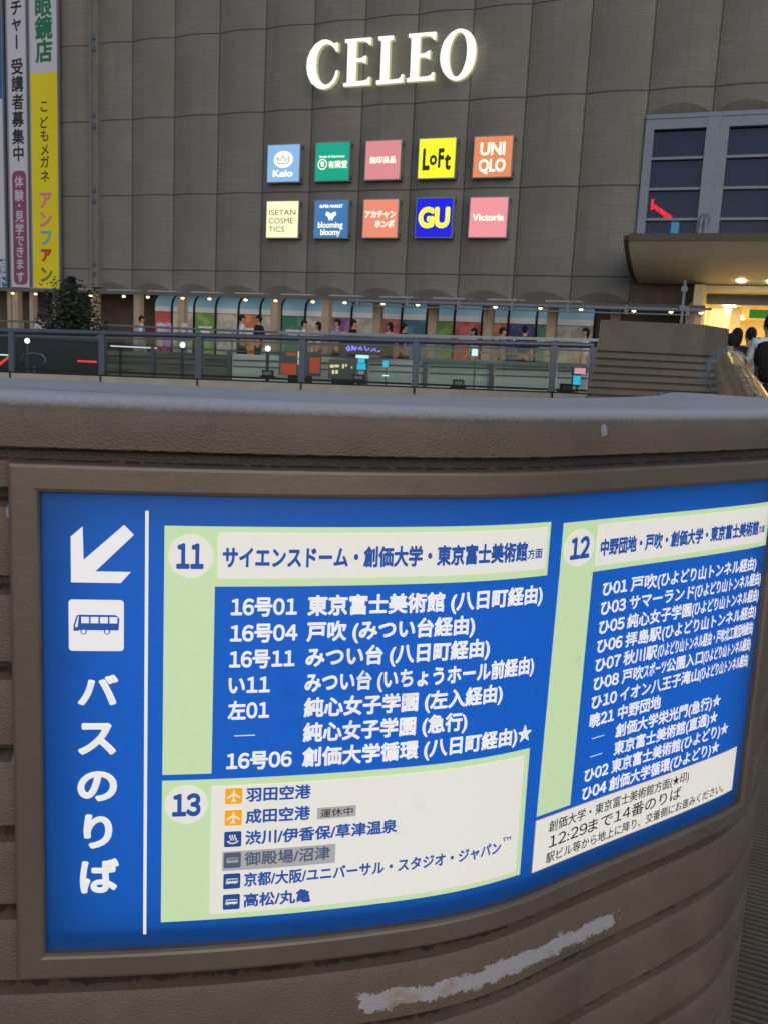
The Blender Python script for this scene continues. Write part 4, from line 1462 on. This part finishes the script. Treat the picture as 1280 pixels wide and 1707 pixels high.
for pts in ([(584, 581), (581, 577), (578, 580), (580, 584), (585, 583)], [(588, 576), (588, 584)], [(590, 578), (592, 584), (595, 578)], [(598, 583), (601, 578), (604, 584)]):
    stroke(mb, pts)
for pts in ([(608, 577), (611, 585)], [(613, 584), (616, 580)], [(618, 585), (622, 584), (622, 581)], [(625, 580), (626, 586)], [(629, 586), (634, 585)]):
    stroke(mb, pts, .013)
mb.build('violet_stroke', pur, t)
dbox(MB(), 600, 604, 592, 690, 608, 17.9, .03).build('pole', M['black'], t)
# parked vehicle lights seen at the left
t = standing('bus', 60, 19.0, 'dark parked bus seen through the leftmost glass panes with red tail lights', 'bus')
o_ = at(60, 600, 19.0)
mb = MB()
x0, x1 = at(-120, 600, 19).x - o_.x, at(168, 600, 19).x - o_.x
mb.box(x0, x1, -.0, 2.2, .35, .98)
mb.build('body', plain('dark_green_paint', srgb(50, 60, 56), .3, .2), t)
MB().box(x0 + .1, x1 - .1, .1, 2.1, .98, 1.12).build('roof', M['black'], t)
dbox(MB(), -20, 20, 590, 592.5, 60, 19.0, .01).build('light_strip', lit('white_strip', srgb(230, 230, 240), 1.2), t)
dbox(MB(), 130, 162, 601, 604, 60, 19.0, .015).build('tail_light', redl, t)
mb = MB()
l_ = [at(-8, 610, 18.97), at(16, 592, 18.97), at(16, 596, 18.97), at(-8, 616, 18.97)]
mb.add([(q.x - o_.x, -.02, q.z) for q in l_] + [(q.x - o_.x, -.002, q.z) for q in l_], [(3, 2, 1, 0), (4, 5, 6, 7), (0, 1, 5, 4), (1, 2, 6, 5), (2, 3, 7, 6), (3, 0, 4, 7)])
mb.build('red_stripe', redl, t)
for wx in (-1.5, 0, 1.0):
    MB().disc((wx, .05, .33), (0, 1, 0), .33, .2, 20).build('wheel', M['black'], t)
t = standing('light_bar', 218, 19.0, 'long thin white light bar behind the glass, left of the globe lamp', 'light')
dbox(MB(), 186, 262, 577.5, 579.5, 218, 19.0, .05).build('tube', lit('white_tube', srgb(220, 224, 235), 1.2), t)
dbox(MB(), 200, 203, 579.5, 670, 218, 19.0, .03).build('stand', M['black'], t)
mb = MB()
t = standing('bicycle_rack', 60, 17.6, 'small rounded steel hoop behind the second glass pane', 'rack')
o_ = at(60, 600, 17.6)
pts = []
for x, y in ((40, 610), (36, 600), (40, 591), (58, 589), (72, 592), (77, 600), (74, 608), (66, 611)):
    q = at(x, y, 17.6)
    pts.append((q.x - o_.x, 0, q.z))
MB().tube(pts, .02, 8).build('hoop', M['steel'], t, smooth=True)
q = at(58, 610, 17.6)
MB().tube([(q.x - o_.x, 0, 0), (q.x - o_.x, 0, q.z)], .02, 8).build('stem', M['steel'], t)

# pipe railing on the far walkway
fr_ = fthing('pipe_railing', 4, 6.0, .18, 'thin steel pipe railing along the far walkway in front of the shops', 'railing')
mb = MB()
for z in (1.30, 1.02, .74):
    mb.tube([(-11, 0, z), (13, 0, z)], .022 if z < 1.2 else .03, 6)
mb.build('rails', M['steel'], fr_)
for k in range(17):
    MB().tube([(-11 + k * 1.5, 0, 0), (-11 + k * 1.5, 0, 1.30)], .026, 6).build('post', M['steel'], fr_)
for px, c, lb in ((281, plain('lavender_board', srgb(206, 170, 220), .6), 'small lavender notice board on the far walkway'), (268, plain('white_board', srgb(214, 216, 214), .6), 'small white notice board left of the lavender one'), (308, plain('white_pink_board', srgb(220, 206, 206), .6), 'pale narrow notice board right of the lavender one')):
    a, z = fpx(px, 542, 5.2)
    t = fthing('notice_board', a, 5.2, .18, lb, 'notice board')
    MB().box(-.10, .10, -.02, .02, .75, z - .12).build('board', c, t)
    MB().box(-.02, .02, -.015, .015, 0.03, .75).box(-.14, .14, -.1, .1, 0, .03).build('stand', M['darksteel'], t)

# ------------------------------------------------------------------ stepped wall block on the right
sb = thing('ribbed_wall', (2.7, 10.0, 0), 0, 'brown ribbed concrete wall block beyond the right end of the sign', 'low wall')
YB = 10.0
c0, c1, c2 = at(1000, 537, YB), at(1176, 537, YB), at(1213, 537, YB + .7)
zt_ = (c0.z + c1.z) / 2
pl = [Vector((c0.x, YB)), Vector((c1.x, YB)), Vector((c2.x, YB + .65)), Vector((c2.x + .5, YB + 2.5)), Vector((c0.x * 1.25 + .15, YB + 2.5))]
pn = []
for i, p in enumerate(pl):
    a_ = (p - pl[i - 1]).normalized()
    b_ = (pl[(i + 1) % len(pl)] - p).normalized()
    n1, n2 = Vector((a_.y, -a_.x)), Vector((b_.y, -b_.x))
    m_ = (n1 + n2).normalized()
    m_ = m_ / max(.4, m_.dot(n1))
    pn.append((p.x, p.y, m_.x, m_.y))
pr = [(-.02, zt_), (0, zt_ - .01), (0.004, zt_ - .24), (.014, zt_ - .245), (.016, zt_ - .315)]
z = zt_ - .315
o_ = .016
while z > .1:
    pr += [(o_ - .035, z - .006), (o_ - .035, z - .022), (o_ + .008, z - .026), (o_ + .010, z - .0757)]
    o_ += .010
    z -= .0757
pr += [(o_, 0)]
mb = MB()
sweep(mb, pn, pr, [0] * len(pn))
mb.build('block', M['brownconc'], sb, world=True)

# ------------------------------------------------------------------ big polished tube barrier
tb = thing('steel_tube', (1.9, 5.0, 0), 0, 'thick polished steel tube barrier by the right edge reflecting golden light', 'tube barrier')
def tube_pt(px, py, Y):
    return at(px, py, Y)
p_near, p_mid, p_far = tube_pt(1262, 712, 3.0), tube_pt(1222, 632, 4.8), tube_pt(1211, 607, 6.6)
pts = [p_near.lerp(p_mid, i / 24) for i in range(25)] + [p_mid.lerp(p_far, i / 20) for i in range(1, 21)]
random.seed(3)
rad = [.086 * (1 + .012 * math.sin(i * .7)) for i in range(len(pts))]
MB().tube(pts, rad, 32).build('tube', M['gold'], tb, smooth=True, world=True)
for q in (pts[6], pts[-6]):
    MB().tube([(q.x, q.y, 0), (q.x, q.y, q.z - .02)], .035, 12).build('leg', M['steel'], tb, smooth=40, world=True)
pf = thing('plastic_wrap', (p_mid.x, p_mid.y, p_mid.z), 0, 'crumpled clear plastic sheet tied round the far half of the steel tube', 'plastic sheet')
mb = MB()
n = 26
rings = []
for i in range(15):
    c = p_mid.lerp(p_far, i / 14)
    d_ = (p_far - p_mid).normalized()
    x_ = Vector((0, 0, 1)).cross(d_).normalized()
    y_ = d_.cross(x_)
    rings.append([c + (x_ * math.cos(2 * math.pi * k / n) + y_ * math.sin(2 * math.pi * k / n)) * (.106 + random.uniform(0, .022) + .03 * max(0, math.cos(2 * math.pi * k / n)) * random.random()) for k in range(n)])
mb.add([p for r_ in rings for p in r_], [(i * n + k, i * n + (k + 1) % n, (i + 1) * n + (k + 1) % n, (i + 1) * n + k) for i in range(14) for k in range(n)])
mb.build('sheet', M['clearplastic'], pf, world=True)
side = Vector((-1, -.1, 0)).normalized()
mb = MB()
fl = []
for i in range(8):
    for j in range(6):
        c = p_mid.lerp(p_far, i / 9)
        fl.append(c + side * (.10 + j * .022) + Vector((random.uniform(-.008, .008), random.uniform(-.01, .01), -.028 * j + .05 + random.uniform(-.012, .012))))
mb.add(fl, [(i * 6 + j, i * 6 + j + 1, i * 6 + j + 7, i * 6 + j + 6) for i in range(7) for j in range(5)])
mb.build('loose_flap', M['clearplastic'], pf, world=True)

# ------------------------------------------------------------------ drain grating beside the wall
gt = thing('drain_grating', (.80, 1.9, 0), 0, 'dark steel drain grating in the paving right of the curved wall', 'grating')
gl_, gh_ = Vector((.585, 1.25)), Vector((1.19, 2.60))
gd = (gh_ - gl_).normalized()
gnrm = Vector((gd.y, -gd.x))
gw = .19
def gp(t, s, z):
    q = Vector((.70, 1.50)) + gd * t + gnrm * s
    return Vector((q.x, q.y, z))
MB().hexa([gp(-.6, -gw, .002), gp(1.3, -gw, .002), gp(1.3, gw, .002), gp(-.6, gw, .002)], [gp(-.6, -gw, .005), gp(1.3, -gw, .005), gp(1.3, gw, .005), gp(-.6, gw, .005)]).build('pit', plain('pit_black', srgb(10, 10, 10), .9), gt, world=True)
mb = MB()
nb_ = int(1.9 / .0165)
for i in range(nb_):
    t_ = -.6 + i * .0165
    mb.hexa([gp(t_, -gw, .005), gp(t_ + .005, -gw, .005), gp(t_ + .005, gw, .005), gp(t_, gw, .005)], [gp(t_, -gw, .03), gp(t_ + .005, -gw, .03), gp(t_ + .005, gw, .03), gp(t_, gw, .03)])
mb.build('bars', plain('galvanised_bars', srgb(128, 122, 110), .5, .3), gt, world=True)
mb = MB()
for s_ in (-gw, gw):
    mb.hexa([gp(-.6, s_ - .006, .004), gp(1.3, s_ - .006, .004), gp(1.3, s_ + .006, .004), gp(-.6, s_ + .006, .004)], [gp(-.6, s_ - .006, .034), gp(1.3, s_ - .006, .034), gp(1.3, s_ + .006, .034), gp(-.6, s_ + .006, .034)])
mb.build('rim', M['darksteel'], gt, world=True)

# ------------------------------------------------------------------ people
def skin_mesh(name, nodes, edges, mat, parent, levels=1):
    me = bpy.data.meshes.new(name)
    me.from_pydata([n_[0] for n_ in nodes], edges, [])
    o = bpy.data.objects.new(name, me)
    COL.objects.link(o)
    sk = o.modifiers.new('skin', 'SKIN')
    sk.use_smooth_shade = True
    if not me.skin_vertices:
        me.attributes  # layer is made by the modifier
    for v, n_ in zip(me.skin_vertices[0].data, nodes):
        r_ = n_[1]
        v.radius = (r_, r_) if not isinstance(r_, tuple) else r_
    me.skin_vertices[0].data[0].use_root = True
    sb_ = o.modifiers.new('sub', 'SUBSURF')
    sb_.levels = levels
    sb_.render_levels = levels
    dg = bpy.context.evaluated_depsgraph_get()
    m2 = bpy.data.meshes.new_from_object(o.evaluated_get(dg))
    bpy.data.objects.remove(o)
    m2.name = name
    m2.materials.clear()
    m2.materials.append(mat)
    m2.polygons.foreach_set('use_smooth', [True] * len(m2.polygons))
    ob = bpy.data.objects.new(name, m2)
    COL.objects.link(ob)
    ob.parent = parent
    return ob

def person(loc, face, hgt, label, shirt, trousers, long_hair=False, stride=.14, fingers=True, vest=None, armbend=.0, carry=None, group=None):
    t = thing('person', loc, face, label, 'person', group)
    k = hgt / 1.70
    S_ = lambda x, y, z: (x * k, y * k, z * k)
    nodes, edges = [], []
    def add(p, r_, par=None):
        nodes.append((S_(*p), tuple(q * k for q in r_) if isinstance(r_, tuple) else r_ * k))
        if par is not None:
            edges.append((par, len(nodes) - 1))
        return len(nodes) - 1
    pel = add((0, 0, .92), .105)
    sp1 = add((0, 0, 1.10), .10, pel)
    ch_ = add((0, -.01, 1.28), .115, sp1)
    nb__ = add((0, -.01, 1.42), .06, ch_)
    nk = add((0, .0, 1.47), .056, nb__)
    hd0 = add((0, .015, 1.525), .06, nk)
    hd1 = add((0, .012, 1.60), .078, hd0)
    hd2 = add((0, .0, 1.665), .055, hd1)
    add((0, .098, 1.585), .014, hd1)
    for s_ in (-1, 1):
        add((s_ * .085, -.005, 1.59), .016, hd1)
        sh = add((s_ * .165, -.01, 1.385), .055, ch_)
        sw = -s_ * stride * .8
        el = add((s_ * .205, -.03 + sw * .5, 1.13), .040, sh)
        wr_ = add((s_ * .215, .06 + sw + armbend * .1, .90 + armbend), .027, el)
        pm = add((s_ * .213, .075 + sw + armbend * .13, .835 + armbend), .030, wr_)
        if fingers:
            for j, ln in enumerate((.060, .075, .080, .070)):
                yy = .075 + sw + armbend * .13 + (1.5 - j) * .016
                f1 = add((s_ * .210, yy + .004, .79 + armbend), .0095, pm)
                add((s_ * .200, yy + .012, .79 + armbend - ln), .008, f1)
            th1 = add((s_ * .200, .115 + sw + armbend * .13, .815 + armbend), .011, pm)
            add((s_ * .190, .135 + sw + armbend * .13, .785 + armbend), .009, th1)
        hp = add((s_ * .085, 0, .87), .085, pel)
        stp = s_ * stride
        kn = add((s_ * .09, .03 + stp * .55, .48), .058, hp)
        an = add((s_ * .09, -.03 + stp, .085), .038, kn)
        add((s_ * .095, .12 + stp, .035), .034, an)
    skin_mesh('body', nodes, edges, M['skin'], t)
    # shirt
    nodes, edges = [], []
    a0_ = add((0, 0, .93), .128)
    a1_ = add((0, 0, 1.10), .122, a0_)
    a2_ = add((0, -.01, 1.28), .137, a1_)
    add((0, -.01, 1.41), .078, a2_)
    for s_ in (-1, 1):
        sh = add((s_ * .165, -.01, 1.385), .070, a2_)
        sw = -s_ * stride * .8
        add((s_ * .205, -.03 + sw * .5, 1.14), .056, sh)
    skin_mesh('shirt', nodes, edges, shirt, t)
    if vest:
        nodes, edges = [], []
        a0_ = add((0, -.022, .88), .150)
        a1_ = add((0, -.022, 1.12), .146, a0_)
        a2_ = add((0, -.03, 1.30), .145, a1_)
        for s_ in (-1, 1):
            add((s_ * .145, -.026, 1.40), .080, a2_)
        skin_mesh('vest', nodes, edges, vest, t)
    nodes, edges = [], []
    a0_ = add((0, 0, .98), .118)
    a1_ = add((0, 0, .90), .138, a0_)
    for s_ in (-1, 1):
        stp = s_ * stride
        hp = add((s_ * .088, 0, .83), .118, a1_)
        kn = add((s_ * .09, .03 + stp * .55, .48), .080, hp)
        add((s_ * .09, -.03 + stp, .11), .060, kn)
    skin_mesh('trousers', nodes, edges, trousers, t)
    for s_ in (-1, 1):
        stp = s_ * stride
        nodes, edges = [], []
        a0_ = add((s_ * .09, -.05 + stp, .045), .044)
        add((s_ * .095, .13 + stp, .04), .040, a0_)
        skin_mesh('shoe', nodes, edges, M['black'], t)
    # hair: a cap with a fringe line, longer at the back when asked
    bm = bmesh.new()
    bmesh.ops.create_uvsphere(bm, u_segments=18, v_segments=12, radius=1)
    for q in list(bm.verts):
        if q.co.z < -.15 and q.co.y > -.15:
            bm.verts.remove(q)
    bm.verts.index_update()
    v = []
    for q in bm.verts:
        x, y, z = q.co
        zz_ = z * .105
        if z < 0:
            zz_ = z * (.22 if long_hair else .105)
        v.append(S_(x * .080, y * .098 - .008, 1.615 + zz_))
    mb = MB().add(v, [tuple(x.index for x in f.verts) for f in bm.faces])
    bm.free()
    mb.build('hair', M['hair'], t, smooth=True)
    return t

def walker(px, py, d, label, shirt, trousers, face, **kw):
    a, z = fpx(px, py, d)
    p = fpt(a, d, .18)
    h = min(1.80, max(1.5, z - .18))
    return person(p, face, h, label, shirt, trousers, **kw)
WG = 'people on the far walkway'
for px, py, lb, sh, tr_, fc, lh in (
    (66, 523, 'person in white at the far left beside a walkway post', 'whitecloth', 'navy', 1.4, False),
    (237, 527, 'person in pale clothes between tree and pink shop window', 'whitecloth', 'beigecloth', -1.2, False),
    (405, 524, 'person in white shirt before the orange poster', 'whitecloth', 'blackcloth', -1.3, False),
    (432, 526, 'person all in black right of the orange poster', 'blackcloth', 'blackcloth', 1.3, False),
    (508, 534, 'person in white shirt beside the teal poster', 'whitecloth', 'navy', -1.5, False),
    (531, 537, 'person in white with long dark hair between teal and purple posters', 'whitecloth', 'blackcloth', 1.2, True),
    (563, 532, 'person in pale blue shirt before the purple poster', 'bluecloth', 'blackcloth', 1.5, False),
    (590, 533, 'person in black jacket at the right edge of the purple poster', 'blackcloth', 'navy', -1.2, False),
    (650, 538, 'person in pale pink top with long dark hair before the pink poster', 'pinkcloth', 'navy', 1.0, True),
    (674, 539, 'dark dressed person right of the woman in pink', 'blackcloth', 'blackcloth', -1.0, False),
    (790, 547, 'person in dark pink with long hair before the second pink poster', 'pinkcloth', 'blackcloth', 1.3, True),
    (838, 546, 'person in mint green top before the second orange poster', 'mintcloth', 'navy', -1.4, False),
    (875, 543, 'dark haired person before the navy blue poster', 'navy', 'blackcloth', -.3, False),
    (976, 547, 'person in white blouse with long hair before the last pale poster', 'whitecloth', 'beigecloth', 1.3, True)):
    walker(px, py, 4.2 if px != 875 else 5.2, lb, M[sh], M[tr_], fc, long_hair=lh, fingers=False, group=WG)
q = at(1286, 526, 11.5)
man = person((q.x, q.y, 0), -.12, q.z, 'man in white shirt and black vest seen from behind at the right edge', M['whitecloth'], M['blackcloth'], vest=M['blackcloth'], stride=.12)
hand = Vector((q.x, q.y, 0)) + Matrix.Rotation(-.12, 3, 'Z') @ (Vector((-.215, .17, .80)) * (q.z / 1.7))
t = thing('briefcase', (hand.x, hand.y, hand.z - .40), -.12, 'black briefcase in the left hand of the man in the black vest', 'bag')
MB().box(-.06, .06, -.20, .20, 0, .30).build('case', M['blackcloth'], t)
MB().tube([(0, -.07, .30), (0, -.06, .38), (0, .06, .38), (0, .07, .30)], .012, 8).build('handle', M['black'], t)
q = at(1218, 557, 13.5)
person((q.x, q.y, 0), .1, max(1.5, q.z), 'woman in beige top with orange bag near the entrance', M['beigecloth'], M['navy'], stride=.1)
t = thing('handbag', (q.x + .25, q.y + .02, .75), .1, 'orange leather handbag on the arm of the woman in beige', 'bag')
mb = MB().hexa([(-.07, -.16, 0), (.07, -.16, 0), (.07, .16, 0), (-.07, .16, 0)], [(-.03, -.12, .24), (.03, -.12, .24), (.03, .12, .24), (-.03, .12, .24)])
mb.build('pouch', M['orangeleather'], t)
MB().tube([(0, -.09, .24), (-.01, -.06, .40), (-.01, .06, .40), (0, .09, .24)], .010, 8).build('strap', M['orangeleather'], t)
q = at(1229, 548, 14.2)
person((q.x, q.y, 0), .0, q.z, 'long haired person in dark clothes beyond the woman in beige', M['blackcloth'], M['blackcloth'], long_hair=True)
q = at(1252, 547, 14.4)
person((q.x, q.y, 0), .0, q.z, 'person in pale blue shirt just left of the man in the black vest', M['bluecloth'], M['navy'])

# ------------------------------------------------------------------ small bushy tree on the left
tq = at(121, 600, 21)
tree = thing('bushy_tree', (tq.x, tq.y, 0), 0, 'small dark bushy tree below the yellow banner', 'tree')
ztop = at(121, 462, 21).z
mb = MB().tube([(0, 0, 0), (.02, .01, .6), (-.01, .0, 1.3), (.01, 0, ztop - .25)], [.07, .055, .04, .012], 8)
limbs = []
random.seed(11)
for i in range(16):
    z = .5 + (ztop - .9) * i / 16
    a = i * 2.4
    r_ = .62 * (1 - .75 * (z / ztop)) + .08
    e = (math.cos(a) * r_, math.sin(a) * r_, z + .22)
    limbs.append(e)
    mb.tube([(0, 0, z), (e[0] * .5, e[1] * .5, z + .10), e], [.022, .015, .006], 6)
mb.build('trunk', M['bark'], tree)
mb = MB()
def leaf(c, s_):
    d1 = Vector((random.gauss(0, 1), random.gauss(0, 1), random.gauss(0, .7))).normalized()
    d2 = d1.orthogonal().normalized()
    d2.rotate(Matrix.Rotation(random.uniform(0, 6.28), 3, d1))
    mb.cur = 0 if random.random() < .72 else 1
    c = Vector(c)
    mb.add([c - d1 * s_, c + d2 * s_ * .45, c + d1 * s_, c - d2 * s_ * .45], [(0, 1, 2, 3)])
for e in limbs:
    for j in range(150):
        q = Vector(e) + Vector((random.gauss(0, .15), random.gauss(0, .15), random.gauss(0, .15)))
        leaf(q, random.uniform(.03, .07))
for j in range(2600):
    z = random.uniform(.5, ztop)
    r_ = (.80 * (1 - (z - .5) / (ztop - .5)) ** 1.6 + .08) * math.sqrt(random.random())
    if z > 1.6:
        r_ *= .9
    a = random.uniform(0, 6.28)
    leaf((math.cos(a) * r_, math.sin(a) * r_, z), random.uniform(.03, .07))
mb.build('crown', [M['leaf'], M['leafpale']], tree)
